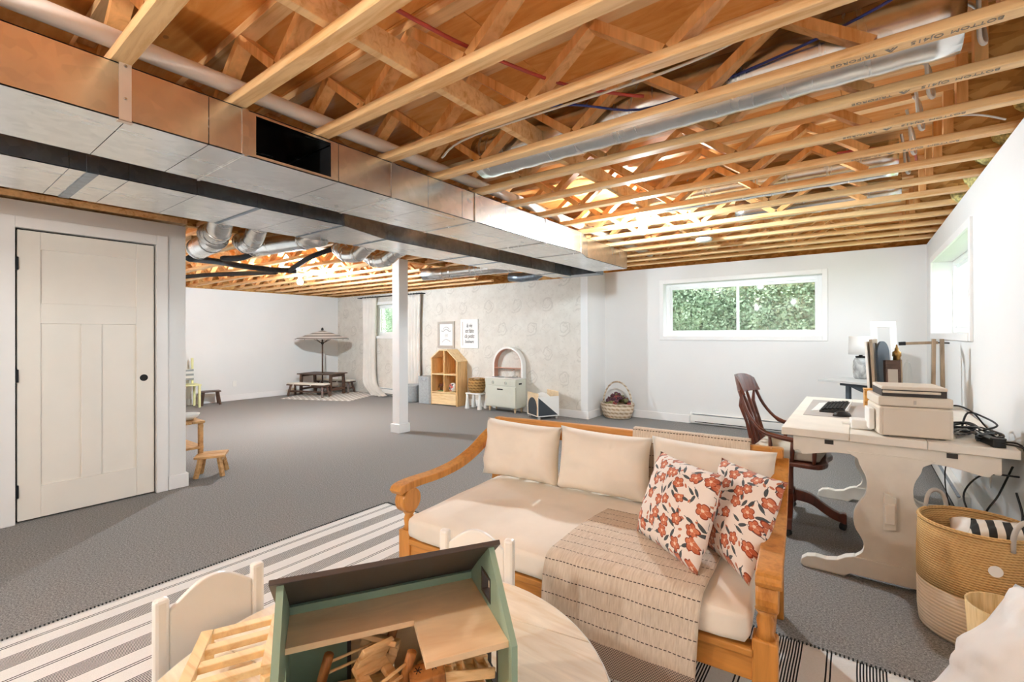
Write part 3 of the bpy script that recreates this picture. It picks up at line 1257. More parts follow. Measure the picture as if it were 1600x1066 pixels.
# stamped print on the undersides
for k, dx in ((4, 0), (5, .06), (6, .02), (7, .05)):
    bc = [c for c in joists[k].children if c.name.startswith('bottom_chord')][0]
    for txt, xc, sz in (('BOTTOM', .311, .030), ('OJ415', .190, .034), ('TRIFORGE', -.012, .030)):
        me = text_mesh(txt, sz)
        o = link('stamped_lettering', me, 'stamp', bc)
        o['kind'] = 'stuff'
        o.rotation_euler = (0, pi, 0)
        o.location = (xc + dx, -.006 if txt != 'TRIFORGE' else .002, -.0012)
    lg = MB()
    for a, b_ in (((-.016, -.013), (0, .015)), ((0, .015), (.016, -.013)), ((-.006, -.013), (.002, .004)), ((.002, .004), (.010, -.013))):
        lg.beam((a[0], a[1], 0), (b_[0], b_[1], 0), .005, .0006)
    o = lg.build('stamped_logo', 'stamp', bc)
    o['kind'] = 'stuff'
    o.rotation_euler = (0, pi, 0)
    o.location = (.096 + dx, 0, -.0012)

# bracing board through the webs
o = MB().bb(-1.452, -1.414, -.2, 6.2, 2.342, 2.440).build('bracing_board', 'stud', bevel=.003)
tag(o, 'long flat bracing board threaded across the joists', 'board')
o = MB().bb(-6.92, -6.88, 1.6, 6.2, 2.242, 2.33).build('bracing_board', 'stud', bevel=.003)
tag(o, 'bracing board threaded across the playroom joists', 'board')


# ------------------------------------------------------------------ ducts
def rect_duct(root, secs, z0, z1, side_mat, bot_mat, hole=None):
    """secs: list of (y0, y1, xl0, xr0, xl1, xr1) with x at the near and far end"""
    t = .004
    for i, (y0, y1, xl0, xr0, xl1, xr1) in enumerate(secs):
        g = .0015
        y0, y1 = y0 + g, y1 - g

        def quad(p, q, za, zb, name, mat):
            # vertical side panel from p to q
            MB().add([(p[0], p[1], za), (q[0], q[1], za), (q[0], q[1], zb), (p[0], p[1], zb),
                      (p[0] - t, p[1], za), (q[0] - t, q[1], za), (q[0] - t, q[1], zb), (p[0] - t, p[1], zb)],
                     [(0, 1, 2, 3), (7, 6, 5, 4), (0, 4, 5, 1), (1, 5, 6, 2), (2, 6, 7, 3), (3, 7, 4, 0)]).build(name, mat, root)
        MB().prism([(xl0, y0), (xr0, y0), (xr1, y1), (xl1, y1)], 'z', z0, z0 + t).build('bottom_sheet', bot_mat, root)
        MB().prism([(xl0, y0), (xr0, y0), (xr1, y1), (xl1, y1)], 'z', z1 - t, z1).build('top_sheet', bot_mat, root)
        quad((xl0 + t, y0), (xl1 + t, y1), z0, z1, 'side_sheet', side_mat)
        if hole and hole[0] == i:
            _, h0, h1, a, b = hole
            quad((xr0, y0), (xr0, h0), z0, z1, 'side_sheet', side_mat)
            quad((xr0, h1), (xr0, y1), z0, z1, 'side_sheet', side_mat)
            quad((xr0, h0), (xr0, h1), z0, a, 'side_sheet', side_mat)
            quad((xr0, h0), (xr0, h1), b, z1, 'side_sheet', side_mat)
        else:
            quad((xr0, y0), (xr1, y1), z0, z1, 'side_sheet', side_mat)


Z0D, Z1D = 2.092, 2.297
dk = thing('supply_duct', 'bright rectangular galvanised duct with a black side opening', 'duct', (0, 0, 0))
A, Bx = -2.69, -2.16
ys = [-2.1, -.5, .513, .784, .927, 1.384, 1.735, 2.01, 2.321, 2.459, 2.807, 3.107, 3.378, 4.013]
secs = [(a, b, A, Bx, A, Bx) for a, b in zip(ys, ys[1:])] + [(4.013, 4.31, A, Bx, A, -2.25), (4.31, 5.0, A, -2.25, A, -2.25), (5.0, 5.34, A, -2.25, A, -2.25)]
rect_duct(dk, secs, Z0D, Z1D, 'galv', 'galv', (4, .973, 1.341, 2.108, 2.282))
MB().bb(A, -2.25, 5.34, 5.345, Z0D, Z1D).build('end_cap', 'galv', dk)
MB().bb(A + .02, Bx - .03, .935, 1.375, Z0D + .006, Z0D + .008).build('shade_sheet', 'galvin', dk)  # dark sheets stand in for the shade inside the side opening
MB().bb(A + .02, A + .023, .935, 1.375, Z0D + .006, Z1D - .006).build('shade_sheet', 'galvin', dk)
MB().bb(A + .02, Bx - .03, .94, .943, Z0D + .008, Z1D - .008).build('shade_sheet', 'galvin', dk)
MB().bb(A + .02, Bx - .03, 1.37, 1.373, Z0D + .008, Z1D - .008).build('shade_sheet', 'galvin', dk)
for yc, w in ((.927, .028), (1.735, .028), (2.459, .022), (3.378, .022), (4.013, .022)):
    mb = MB().bb(Bx, Bx + .006, yc - w / 2, yc + w / 2, Z0D, Z1D)
    mb.bb(A, Bx + .006, yc - w / 4, yc + w / 4, Z0D - .006, Z0D)
    mb.build('drive_cleat', 'galv', dk, bevel=.001)
hs = thing('hanger_strap', 'flat galvanised hanger strap holding the bright duct to the joist', 'strap', (0, 0, 0))
MB().bb(Bx + .001, Bx + .004, .492, .528, Z0D - .004, 2.335).build('strap_band', 'strap', hs)
for z in (2.29, 2.17):
    MB().sphere((Bx + .005, .51, z), .006, 8, 5).build('screw', 'chrome', hs)
MB().bb(Bx - .02, Bx + .004, .488, .532, Z0D - .006, Z0D - .002).build('strap_tail', 'strap', hs)

dr = thing('return_duct', 'rectangular galvanised duct with darkened sides running behind the bright one', 'duct', (0, 0, 0))
ys = [-2.1, .496, .58, .72, 1.026, 1.365, 1.643, 1.951]
secs = [(a, b, -3.64, -2.99, -3.64, -2.99) for a, b in zip(ys, ys[1:])]
secs += [(1.951, 2.437, -3.64, -2.99, -3.59, -3.14)]
secs += [(a, b, -3.59, -3.15, -3.59, -3.15) for a, b in zip([2.437, 2.914, 3.458, 3.976], [2.914, 3.458, 3.976, 4.2])]
secs += [(4.2, 4.6, -3.59, -3.15, -3.44, -3.15), (4.6, 5.154, -3.44, -3.15, -3.44, -3.15), (5.154, 5.556, -3.44, -3.15, -3.44, -3.15)]
rect_duct(dr, secs, Z0D, Z1D, 'galv2', 'galv')  # darker steel on the side sheets paints in their shade
MB().bb(-3.44, -3.15, 5.556, 5.561, Z0D, Z1D).build('end_cap', 'galv2', dr)
for yc, w in ((.58, .045), (1.365, .022), (1.951, .016), (2.45, .022), (3.50, .025), (3.976, .02), (5.154, .02)):
    xr = -2.99 if yc < 2.2 else -3.15
    xl = -3.64 if yc < 2.2 else (-3.59 if yc < 4.3 else -3.44)
    mb = MB().bb(xr, xr + .006, yc - w / 2, yc + w / 2, Z0D, Z1D)
    mb.bb(xl, xr + .006, yc - w / 2, yc + w / 2, Z0D - .004, Z0D)
    mb.build('drive_cleat', 'galv2', dr, bevel=.001)


def round_duct(name, pts, r, label, seg=16, rings=(), mat='galv', cat='duct'):
    d = thing(name, label, cat, (0, 0, 0))
    MB().tube(pts, r, seg).build('pipe_wall', mat, d, smooth=True)
    P = [Vector(p) for p in pts]
    for i in rings:
        t = (P[min(i + 1, len(P) - 1)] - P[max(i - 1, 0)]).normalized() * .008
        MB().tube([P[i] - t, P[i] + t], (r[i] if isinstance(r, list) else r) * 1.05, seg).build('crimp_ring', mat, d, smooth=True)
    return d


round_duct('round_duct', [(-3.64, 2.165, 2.135), (-3.9, 2.16, 2.135), (-4.35, 2.10, 2.135), (-4.62, 2.07, 2.14), (-4.72, 2.06, 2.19), (-4.75, 2.06, 2.30)], .085,
           'long round duct slanting out of the dark sided duct', rings=(1, 3, 4))
round_duct('round_duct', smooth_pts([(-3.655, 1.47, 2.22), (-3.82, 1.48, 2.20), (-3.95, 1.50, 2.10), (-4.05, 1.51, 2.10), (-4.22, 1.53, 2.12)], 4), .085,
           'shiny elbow duct beside the closet corner', rings=(4, 8, 12))
round_duct('round_duct', smooth_pts([(-3.73, 1.74, 2.22), (-3.84, 1.75, 2.18), (-4.02, 1.78, 2.08), (-4.18, 1.80, 2.07), (-4.30, 1.81, 2.12)], 4), .075,
           'curved round elbow duct next to the shiny elbow', rings=(4, 8, 12))
round_duct('round_duct', smooth_pts([(-4.34, 1.625, 2.12), (-4.50, 1.65, 2.11), (-4.95, 1.71, 2.11)], 4), .095,
           'short fat round duct end above the closet corner', rings=(0, 4, 8))
round_duct('round_duct', smooth_pts([(-3.60, 2.80, 2.22), (-3.82, 2.78, 2.18), (-3.98, 2.76, 2.10), (-4.14, 2.74, 2.11), (-4.26, 2.72, 2.20)], 4), .075,
           'round elbow duct left of the white post', rings=(4, 8, 12, 15))
round_duct('round_duct', smooth_pts([(-3.60, 3.16, 2.23), (-3.86, 3.15, 2.17), (-4.02, 3.14, 2.10), (-4.20, 3.12, 2.11), (-4.34, 3.10, 2.20)], 4), .075,
           'round elbow duct touching the white post', rings=(4, 8, 12, 15))
round_duct('round_duct', [(-3.465, 4.80, 2.185), (-3.9, 4.74, 2.18), (-4.5, 4.62, 2.16), (-4.62, 4.57, 2.15), (-4.88, 4.44, 2.14)], .085,
           'straight round duct right of the white post', rings=(1, 2, 3))
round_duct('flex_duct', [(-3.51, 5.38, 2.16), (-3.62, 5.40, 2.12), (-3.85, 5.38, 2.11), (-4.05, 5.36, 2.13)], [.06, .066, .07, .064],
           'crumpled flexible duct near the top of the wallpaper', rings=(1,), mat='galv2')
o = MB().bb(-3.40, -2.78, 5.565, 5.80, 2.105, 2.296).build('duct_boot', 'galv2', bevel=.004)
tag(o, 'small boxy duct boot where the two ducts end', 'duct')
round_duct('spiral_duct', [(-1.95 + .075 * i, 2.30, 2.445) for i in range(31)], [.128 + (.004 if i % 2 else 0) for i in range(31)],
           'ribbed silver round duct lying in a joist bay at upper right', seg=20, mat='galv')
round_duct('spiral_duct', [(-1.5 + .09 * i, 3.91, 2.445) for i in range(20)], [.115 + (.004 if i % 2 else 0) for i in range(20)],
           'ribbed silver round duct lying in a joist bay beyond the bulb', seg=20, mat='galv')
round_duct('spiral_duct', [(-.9 + .09 * i, 4.715, 2.445) for i in range(14)], [.11 + (.004 if i % 2 else 0) for i in range(14)],
           'ribbed silver round duct in the farthest joist bay', seg=20, mat='galv')

# pipes, cables
dp = thing('drain_pipe', 'white plastic drain pipe above the bright duct', 'pipe', (0, 0, 0))
MB().tube([(-2.155, -1.5, 2.385), (-2.2, 2.4, 2.385), (-2.27, 6.2, 2.385)], .036, 14).build('pipe_wall', 'pvc', dp, smooth=True)
for y in (3.02,):
    MB().tube([(-2.212, y - .05, 2.385), (-2.214, y + .05, 2.385)], .043, 14).build('coupling', 'pvc', dp, smooth=True)


def cable(name, pts, r, mat, label, cat='cable', n=6):
    o = MB().tube(smooth_pts(pts, n), r, 6).build(name, mat, smooth=True)
    return tag(o, label, cat)


cable('insulated_hose', [(-5.17, 1.70, 2.04), (-5.45, 2.05, 2.08), (-5.7, 2.35, 2.10), (-5.75, 2.75, 2.10), (-5.7, 3.05, 2.11)], .032, 'hose', 'black foam insulated hose under the playroom joists', 'hose')
cable('insulated_hose', [(-5.35, 2.07, 2.105), (-5.0, 2.1, 2.08), (-4.78, 2.15, 2.12), (-4.7, 2.3, 2.2)], .03, 'hose', 'black hose branch rising toward the long round duct', 'hose')
cable('insulated_hose', [(-5.72, 2.98, 2.11), (-5.3, 2.85, 2.12), (-4.8, 2.75, 2.16), (-4.5, 2.9, 2.26)], .03, 'hose', 'black hose branch ending near the lit playroom bulb', 'hose')
cable('insulated_hose', [(-6.1, 3.0, 2.12), (-6.8, 2.9, 2.15), (-7.6, 2.7, 2.17), (-8.4, 2.6, 2.18)], .03, 'hose', 'black hose running back toward the long white wall', 'hose')
cable('power_cable', [(-1.6, 1.73, 2.335), (-1.152, 1.901, 2.395), (-.822, 2.112, 2.36), (-.465, 2.154, 2.40), (-.117, 2.137, 2.44), (.137, 2.008, 2.44), (.3, 1.8, 2.46)], .006, 'blue', 'thin blue cable looping across the ceiling joists')
cable('pex_pipe', [(-1.30, .75, 2.41), (-1.247, 1.019, 2.40), (-1.189, 1.326, 2.40), (-1.043, 1.749, 2.40), (-.86, 1.98, 2.39), (-.78, 2.05, 2.385)], .008, 'red', 'red plastic water pipe crossing the ceiling joists', 'pipe')
cable('pex_pipe', [(-.10, 3.45, 2.40), (.08, 3.40, 2.37), (.25, 3.55, 2.36), (.30, 3.9, 2.38)], .007, 'red', 'short red pipe near the top of the right wall', 'pipe')
cable('power_cable', [(-1.9, 1.875, 2.31), (-1.583, 1.79, 2.325), (-.601, 1.80, 2.32), (-.241, 1.75, 2.345), (-.04, 1.66, 2.40)], .006, 'wcable', 'white cable sagging below the fourth joist')
for i, (y, lab) in enumerate(((2.32, 'white cable loop hanging in the joist bay at top right'), (2.72, 'white cable loop hanging in the next bay toward the window wall'),
                              (3.12, 'white cable loop above the desk lamp corner'), (3.52, 'short white cable loop high on the right'), (3.92, 'small white cable loop near the insulation'))):
    xo = .10 if i == 0 else 0
    cable('cable_loop', [(.22 + xo, y - .13, 2.55), (.235 + xo, y - .08, 2.48), (.25 + xo, y, 2.355), (.27 + xo, y + .03, 2.35), (.262 + xo, y + .10, 2.50), (.24 + xo, y + .14, 2.56)], .0075, 'wcable', lab)
cable('power_cable', [(.15, 3.0, 2.35), (.30, 2.98, 2.33), (.45, 3.05, 2.325), (.56, 3.15, 2.31)], .005, 'wcable', 'white cable curving to the top edge of the right wall')
for i, y in enumerate((3.33, 3.73, 4.14, 4.54, 4.94)):
    mb = MB()
    rnd = random.Random(i)
    for q in range(5):
        mb.sphere((.66 + rnd.uniform(-.03, .05), y + rnd.uniform(-.1, .1), 2.36 + rnd.uniform(-.02, .1)), rnd.uniform(.05, .08), 8, 6)
    o = mb.build('insulation_tuft', 'insul', smooth=True)
    tag(o, ('nearest', 'second', 'middle', 'fourth', 'farthest')[i] + ' yellow insulation tuft between the joist ends on the right wall', 'insulation', kind='stuff')


# bare bulbs
def bulb(loc, label, glow='bulb'):
    b = thing('ceiling_bulb', label, 'bulb', loc)
    MB().lathe([(.02, .13), (.062, .13), (.066, .11), (.05, .085), (.024, .06), (.02, .04)], 16).build('lampholder', 'bulbbase', b, smooth=True)
    MB().lathe([(.0, -.052), (.018, -.049), (.032, -.038), (.039, -.018), (.036, .002), (.024, .026), (.0145, .045), (.0, .046)], 14).build('bulb_globe', glow, b, smooth=True)
    return b


bulb((-1.535, 4.0, 2.24), 'lit bare bulb under the joists near the office window')
bulb((-6.52, 3.55, 2.085), 'lit bare bulb under the playroom joists', 'bulb_play')
bulb((-1.45, -.9, 2.19), 'lit bare bulb added out of view behind the viewer', 'bulb_added')  # unseen bulb, added to brighten surfaces that face the camera
bulb((-2.35, -.75, 2.05), 'lit bare bulb added out of view behind the viewer, toward the closet wall', 'bulb_added')  # another unseen bulb, added to lift the near rug and ceiling
fx = thing('round_ceiling_fixture', 'unlit round white ceiling fixture between bulb and office wall', 'light fixture', (-1.289, 5.075, 2.258))
MB().lathe([(.0, .0), (.04, .001), (.075, .012), (.085, .03), (.08, .04), (.03, .045)], 18).build('cover', 'white', fx, smooth=True)
MB().lathe([(.03, .045), (.05, .05), (.05, .07)], 14).build('ceiling_box', 'galv2', fx)


# ------------------------------------------------------------------ rug
def rug_mesh():
    nx, ny = 90, 40
    x0, x1, y0, y1 = 0, 3.156, 0, 2.40
    vs, fs = [], []
    for j in range(ny + 1):
        for i in range(nx + 1):
            x, y = x0 + (x1 - x0) * i / nx, y0 + (y1 - y0) * j / ny
            w = noise.noise(Vector((x * 2.3, y * 1.2, 4.0)))
            vs.append((x + noise.noise(Vector((y * 1.7, x * .3, 2))) * .012, y + noise.noise(Vector((x * 1.3, 0, 8))) * .008, .008 + max(0, w) * .003))
    for j in range(ny):
        for i in range(nx):
            a = j * (nx + 1) + i
            fs.append((a, a + 1, a + nx + 2, a + nx + 1))
    me = bpy.data.meshes.new('striped_rug')
    me.from_pydata(vs, [], fs)
    me.polygons.foreach_set('use_smooth', [True] * len(me.polygons))
    return me


rg = link('striped_rug', rug_mesh(), 'rug')
rg.location = (-2.906, -.13, 0)
solidify(rg, .006, -1)
tag(rg, 'white flat woven rug with thin black stripes under the sofa', 'rug')
st_ = MB()
for i in range(170):
    y = .006 + i * .0141
    st_.bb(-.006, .005, y, y + .0055, .002, .0125)
for i in range(222):
    x = .006 + i * .0141
    st_.bb(x, x + .0055, 2.394, 2.406, .002, .0125)
o = st_.build('edge_stitching', 'ink', rg)
o['kind'] = 'stuff'

# ------------------------------------------------------------------ sofa
SA = radians(4.67)
SO = (-1.005, 1.555, 0)
sf = thing('sofa', 'teak wood sofa frame with curved arms facing the round table', 'sofa', SO, SA)


def sofa_post(sx):
    p = MB()
    p.lathe([(.020, .0125), (.024, .03), (.031, .11), (.026, .15), (.030, .17)], 14, (sx * .772, .03, 0))
    p.build('front_leg', 'teakv', sf, smooth=True)
    MB().bb(sx * .772 - .036, sx * .772 + .036, -.006, .066, .17, .345).build('leg_block', 'teakv', sf, bevel=.006)
    MB().lathe([(.030, .345), (.022, .365), (.026, .395), (.020, .415), (.03, .43)], 14, (sx * .772, .03, 0)).build('turned_neck', 'teakv', sf, smooth=True)
    poly = [(.03 + .062 * cos(a) * (1.0), .487 + .060 * sin(a)) for a in [2 * pi * i / 18 for i in range(18)]]
    MB().prism(poly, 'x', sx * .779 - .031, sx * .779 + .031).build('arm_support', 'teakv', sf, bevel=.008)


for sx in (-1, 1):
    sofa_post(sx)
    xs = sx * .785
    # sweeping arm
    prof = smooth_pts([(xs, -.046, .538), (xs, -.015, .556), (xs, .08, .560), (xs, .25, .555), (xs, .42, .568), (xs, .58, .61), (xs, .72, .672), (xs, .83, .715)], 5)
    mb = MB()
    n = len(prof)
    for i in range(n):
        d = (prof[min(i + 1, n - 1)] - prof[max(i - 1, 0)]).normalized()
        up = Vector((1, 0, 0)).cross(d).normalized()
        if up.z < 0:
            up = -up
        w = .036
        h = .018 if i > 2 else .014
        for a, b_ in ((-1, -1), (1, -1), (1, 1), (-1, 1)):
            mb.v.append(tuple(prof[i] + Vector((a * w, 0, 0)) + up * (b_ * h)))
    for i in range(n - 1):
        for k in range(4):
            l = (k + 1) % 4
            mb.f.append((i * 4 + k, i * 4 + l, (i + 1) * 4 + l, (i + 1) * 4 + k))
    mb.f += [(3, 2, 1, 0), tuple((n - 1) * 4 + k for k in range(4))]
    mb.build('arm', 'teakv', sf, bevel=.009)
    # rear leg, slightly raked
    MB().prism([(.79, 0), (.845, 0), (.83, .3), (.865, .77), (.815, .77), (.775, .3)], 'x', sx * .772 - .026, sx * .772 + .026).build('rear_leg', 'teakv', sf, bevel=.006)
    MB().bb(sx * .772 - .018, sx * .772 + .018, .06, .80, .235, .315).build('side_rail', 'teak', sf, bevel=.004)
MB().bb(-.74, .74, .004, .034, .205, .285).build('front_rail', 'teak', sf, bevel=.004)
MB().bb(-.74, .74, -.012, .05, .285, .312).build('front_rail_cap', 'teak', sf, bevel=.006)
MB().bb(-.75, .75, .80, .83, .235, .315).build('rear_rail', 'teak', sf, bevel=.004)
# gently arched back rail
n = 20
poly = [(-.80 + 1.6 * i / n, (.768) + .012 * (1 - ((i / n) * 2 - 1) ** 2)) for i in range(n + 1)]
poly += [(.80 - 1.6 * i / n, .675) for i in range(n + 1)]
MB().prism(poly, 'y', .822, .858).build('back_rail', 'teak', sf, bevel=.005)
MB().bb(-.75, .75, .805, .828, .40, .44).build('lower_back_rail', 'teak', sf, bevel=.004)
for i in range(11):
    x = -.65 + i * .13
    MB().beam((x, .818, .44), (x, .84, .66), .04, .014, up=(0, 1, 0)).build('back_slat', 'teakv', sf, bevel=.003)
for i in range(13):
    x = -.69 + i * .115
    MB().bb(x - .03, x + .03, .03, .80, .300, .312).build('seat_slat', 'teak', sf)


def on_sofa(name, me, mat, label, cat, group=None):
    o = link(name, me, mat)
    o.location = SO
    o.rotation_euler = (0, 0, SA)
    return tag(o, label, cat, group)


on_sofa('seat_cushion', rounded_box_mesh('seat_cushion', -.733, .733, -.035, .785, .320, .436, .014), 'cream', 'long cream seat cushion on the teak sofa', 'cushion')
for i, (x0, x1, lab) in enumerate(((-.775, -.275, 'cream back cushion at the left end of the teak sofa'), (-.272, .228, 'cream back cushion in the middle of the teak sofa'),
                                   (.235, .775, 'cream back cushion behind the two floral pillows'))):
    me = pillow_quad('back_cushion', (x0 - .012, .668, .452), (x1 + .012, .668, .452), (x0 - .004, .715, .788), (x1 + .004, .715, .775), .17, ear=.06, wr=.012, seed=i + 1, power=4, flat=.5)
    on_sofa('back_cushion', me, 'cream', lab, 'cushion', 'cream back cushions on the sofa')
me = pillow_quad('floral_pillow', (.27, .315, .462), (.565, .055, .462), (.325, .515, .765), (.625, .265, .765), .13, ear=.05, wr=.007, seed=4)
on_sofa('floral_pillow', me, 'floral', 'orange floral pillow at the middle of the sofa, in front of the other', 'pillow', 'floral pillows on the sofa')
me = pillow_quad('floral_pillow', (.545, .33, .462), (.722, .075, .466), (.580, .52, .770), (.828, .37, .745), .125, ear=.05, wr=.007, seed=7)
on_sofa('floral_pillow', me, 'floral', 'orange floral pillow tucked against the right arm of the sofa', 'pillow', 'floral pillows on the sofa')

# throw over the seat and down the front
rows = [(.36, .50, .458), (.345, .40, .461), (.33, .25, .464), (.325, .12, .465), (.32, .03, .463), (.315, -.034, .452), (.31, -.056, .40), (.305, -.062, .33), (.30, -.066, .24), (.295, -.075, .16), (.29, -.085, .10)]
me = cloth_mesh('woven_throw', rows, .565, 30, wob=.008, seed=2)
tw = on_sofa('woven_throw', me, 'throw', 'beige woven throw with dark dashed lines hanging over the sofa seat', 'throw')
solidify(tw, .005, 1)
fr = MB()
rnd = random.Random(3)
for i in range(90):
    x = .29 - .2825 + .565 * i / 89
    fr.tube([(x, -.087, .102), (x + rnd.uniform(-.004, .004), -.092, .088), (x + rnd.uniform(-.008, .008), -.095, .072)], .0018, 4)
o = fr.build('fringe', 'whitefab', tw)
o['kind'] = 'stuff'
rows = [(.383, .800, .60), (.383, .806, .70), (.383, .815, .782), (.383, .84, .793), (.383, .866, .782), (.383, .872, .70), (.383, .874, .50)]
me = cloth_mesh('folded_throw', rows, .56, 24, wob=.002, seed=6)
t2 = on_sofa('folded_throw', me, 'throw', 'beige throw folded over the back rail of the teak sofa', 'throw')
solidify(t2, .004, 1)


# ------------------------------------------------------------------ children's round table, chairs
TC = (-.87, .66)
rt = thing('round_play_table', 'low round white table with a worn pale plank top', 'table', (TC[0], TC[1], 0))
R = .522
edges_ = [-.53, -.30, -.075, .15, .36, .53]
ta = radians(10)
for a, b_ in zip(edges_, edges_[1:]):
    pts = []
    n = 24
    a2, b2 = a + .0009, b_ - .0009
    for i in range(n + 1):
        y = a2 + (b2 - a2) * i / n
        if abs(y) < R:
            pts.append((sqrt(R * R - y * y), y))
    pts2 = [(-x, y) for x, y in reversed(pts)]
    MB().prism(pts + pts2, 'z', .476, .50, mat=RZ(ta)).build('plank', 'tabletop', rt, bevel=.0015, seg=1)
ring = MB()
ring.lathe([(R - .004, .470), (R + .004, .474), (R + .005, .496), (R + .001, .4995), (R + .0005, .47)], 64)
ring.build('rim_edge', 'white', rt, smooth=True)
ap = MB()
ap.lathe([(.40, .40), (.42, .40), (.42, .475), (.40, .475), (.40, .40)], 40)
ap.build('apron', 'white', rt)
for k in range(4):
    a = radians(60 + 90 * k)
    MB().lathe([(.018, .0125), (.022, .05), (.03, .34), (.034, .475)], 12, (.37 * cos(a), .37 * sin(a), 0)).build('leg', 'white', rt, smooth=True)


def kid_chair(loc, rz, label):
    """backrest plane at local y=0, seat toward +y"""
    c = thing('child_chair', label, 'chair', loc, rz, 'white child chairs at the round table')
    for s in (-1, 1):
        MB().bb(s * .118 - .017, s * .118 + .017, -.015, .015, 0, .615).build('back_post', 'white', c, bevel=.009)
        MB().bb(s * .115 - .014, s * .115 + .014, .235, .263, 0, .285).build('front_leg', 'white', c, bevel=.005)
    n = 14
    poly = [(-.101 + .202 * i / n, .575 + .055 * sin(pi * i / n)) for i in range(n + 1)] + [(.101, .36), (-.101, .36)]
    MB().prism(poly, 'y', -.008, .008).build('backrest', 'white', c, bevel=.004)
    MB().bb(-.135, .135, .012, .28, .285, .303).build('seat', 'white', c, bevel=.005)
    MB().bb(-.10, .10, -.008, .008, .24, .285).build('rear_apron', 'white', c)
    for s in (-1, 1):
        MB().tube([(s * .118, 0, .33 + .0), (s * .118, -.0165, .33)], .006, 8).build('bolt_hole', 'gap', c)
    return c


kid_chair((-1.428, .525, .0125), radians(-90), 'small white arch-backed chair left of the dollhouse')
kid_chair((-1.032, 1.175, .0125), radians(197), 'small white arch-backed chair between the dollhouse and the sofa')

# ------------------------------------------------------------------ dollhouse
DA = radians(58.5)
DO = (-.7285, .586, .5005)
dh = thing('dollhouse', 'open sage green dollhouse with a dark roof on the round table', 'dollhouse', DO, DA)
hw, hd, wh, apx = .206, .133, .222, .352
wr_ = .235


def gable(x0, x1, holes):
    """side wall with window openings: strips around the holes, roof-shaped top"""
    m = MB()
    # split along y at hole edges and along z
    ys = sorted({-hd, hd, 0.0} | {h[0] for h in holes} | {h[1] for h in holes})

    def top(y):
        return (wh if y < 0 else wr_) + (apx - (wh if y < 0 else wr_)) * (1 - abs(y) / hd)
    for a, b in zip(ys, ys[1:]):
        segs = []
        z = 0
        for h in sorted(holes, key=lambda q: q[2]):
            if h[0] <= a + 1e-6 and h[1] >= b - 1e-6:
                segs.append((z, h[2], False))
                z = h[3]
        segs.append((z, None, True))
        for s0, s1, last in segs:
            if last:
                poly = [(a, s0), (b, s0), (b, top(b)), (a, top(a))]
            else:
                poly = [(a, s0), (b, s0), (b, s1), (a, s1)]
            m.prism(poly, 'x', x0, x1)
    return m


holes_r = [(-.012, .042, .240, .286), (-.055, .025, .085, .170)]
gable(hw - .012, hw, holes_r).build('side_wall', 'green', dh)
gable(-hw, -hw + .012, [(-.04, .04, .09, .17)]).build('side_wall', 'green', dh)
for h in holes_r:
    for z in (h[2], h[3]):
        MB().bb(hw - .013, hw + .002, h[0] - .003, h[1] + .003, z - .003, z + .003).build('window_trim', 'roofdark', dh)
    for y in (h[0], h[1]):
        MB().bb(hw - .013, hw + .002, y - .003, y + .003, h[2], h[3]).build('window_trim', 'roofdark', dh)
# rear wall with a wide doorway and a wooden door board behind it
bw = MB()
bw.bb(-hw + .012, -.075, hd - .012, hd, 0, wr_ + .006)
bw.bb(.105, hw - .012, hd - .012, hd, 0, wr_ + .006)
bw.bb(-.075, .105, hd - .012, hd, 0, .03)
bw.bb(-.075, .105, hd - .012, hd, .20, wr_ + .006)
bw.build('rear_wall', 'green', dh)
MB().bb(-.085, .015, hd + .001, hd + .009, .005, .215).build('door_board', 'birch', dh)
MB().bb(.017, .115, hd + .001, hd + .009, .005, .215).build('door_board', 'birch', dh)
MB().bb(-.083, -.075, hd - .016, hd - .012, 0, .21).build('door_trim', 'roofdark', dh)
MB().bb(-hw, hw, -hd, hd, -.0005, .009).build('base_board', 'green', dh)
MB().bb(-.06, hw - .02, -hd + .01, hd - .014, .009, .011).build('inner_floor', 'birch', dh)
# upper floor, stepped
sh = [(-hw + .0125, .012), (.040, .010), (.038, -.120), (hw - .0125, -.120), (hw - .0125, hd - .0125), (-hw + .0125, hd - .0125)]
MB().prism(sh, 'z', .214, .2255).build('upper_floor', 'birch', dh)
# rear roof slope
sl = Vector((0, hd, wr_ - apx)).normalized()
nn = Vector((0, -sl.z, sl.y))
p0 = Vector((0, -.012, apx + .004)) + nn * .006
p1 = Vector((0, hd + .012, wr_ - .007)) + nn * .006
MB().beam(tuple(p0), tuple(p1), .436, .010, up=tuple(nn)).build('roof_panel', 'roofdark', dh, bevel=.0015)

# toys inside
def dh_pt(x, y, z):
    return (RZ(DA) @ Vector((x, y, z))) + Vector(DO)


def toy_rollers(p, q, label, half=.03, z=.12):
    """two upright dowels joined by two thin rods"""
    p, q = Vector(p), Vector(q)
    t = thing('toy_bench', label, 'toy', dh_pt(*p), DA)
    d = q - p
    up = Vector((.25, -.15, 1)).normalized()
    for c in (Vector((0, 0, 0)), d):
        MB().tube([c - up * half, c + up * half], .0095, 10).build('dowel_end', 'toydark', t, smooth=True)
    for s in (-.4, .4):
        MB().tube([up * (half * s), d + up * (half * s)], .003, 6).build('rod', 'toywood', t, smooth=True)
    return t


toy_rollers((-.126, .043, .150), (.000, .066, .160), 'toy bench of two brown dowels and thin rods at the left in the dollhouse')
toy_rollers((-.085, -.085, .150), (.021, -.032, .165), 'toy bench of brown dowels and rods at the front of the dollhouse')


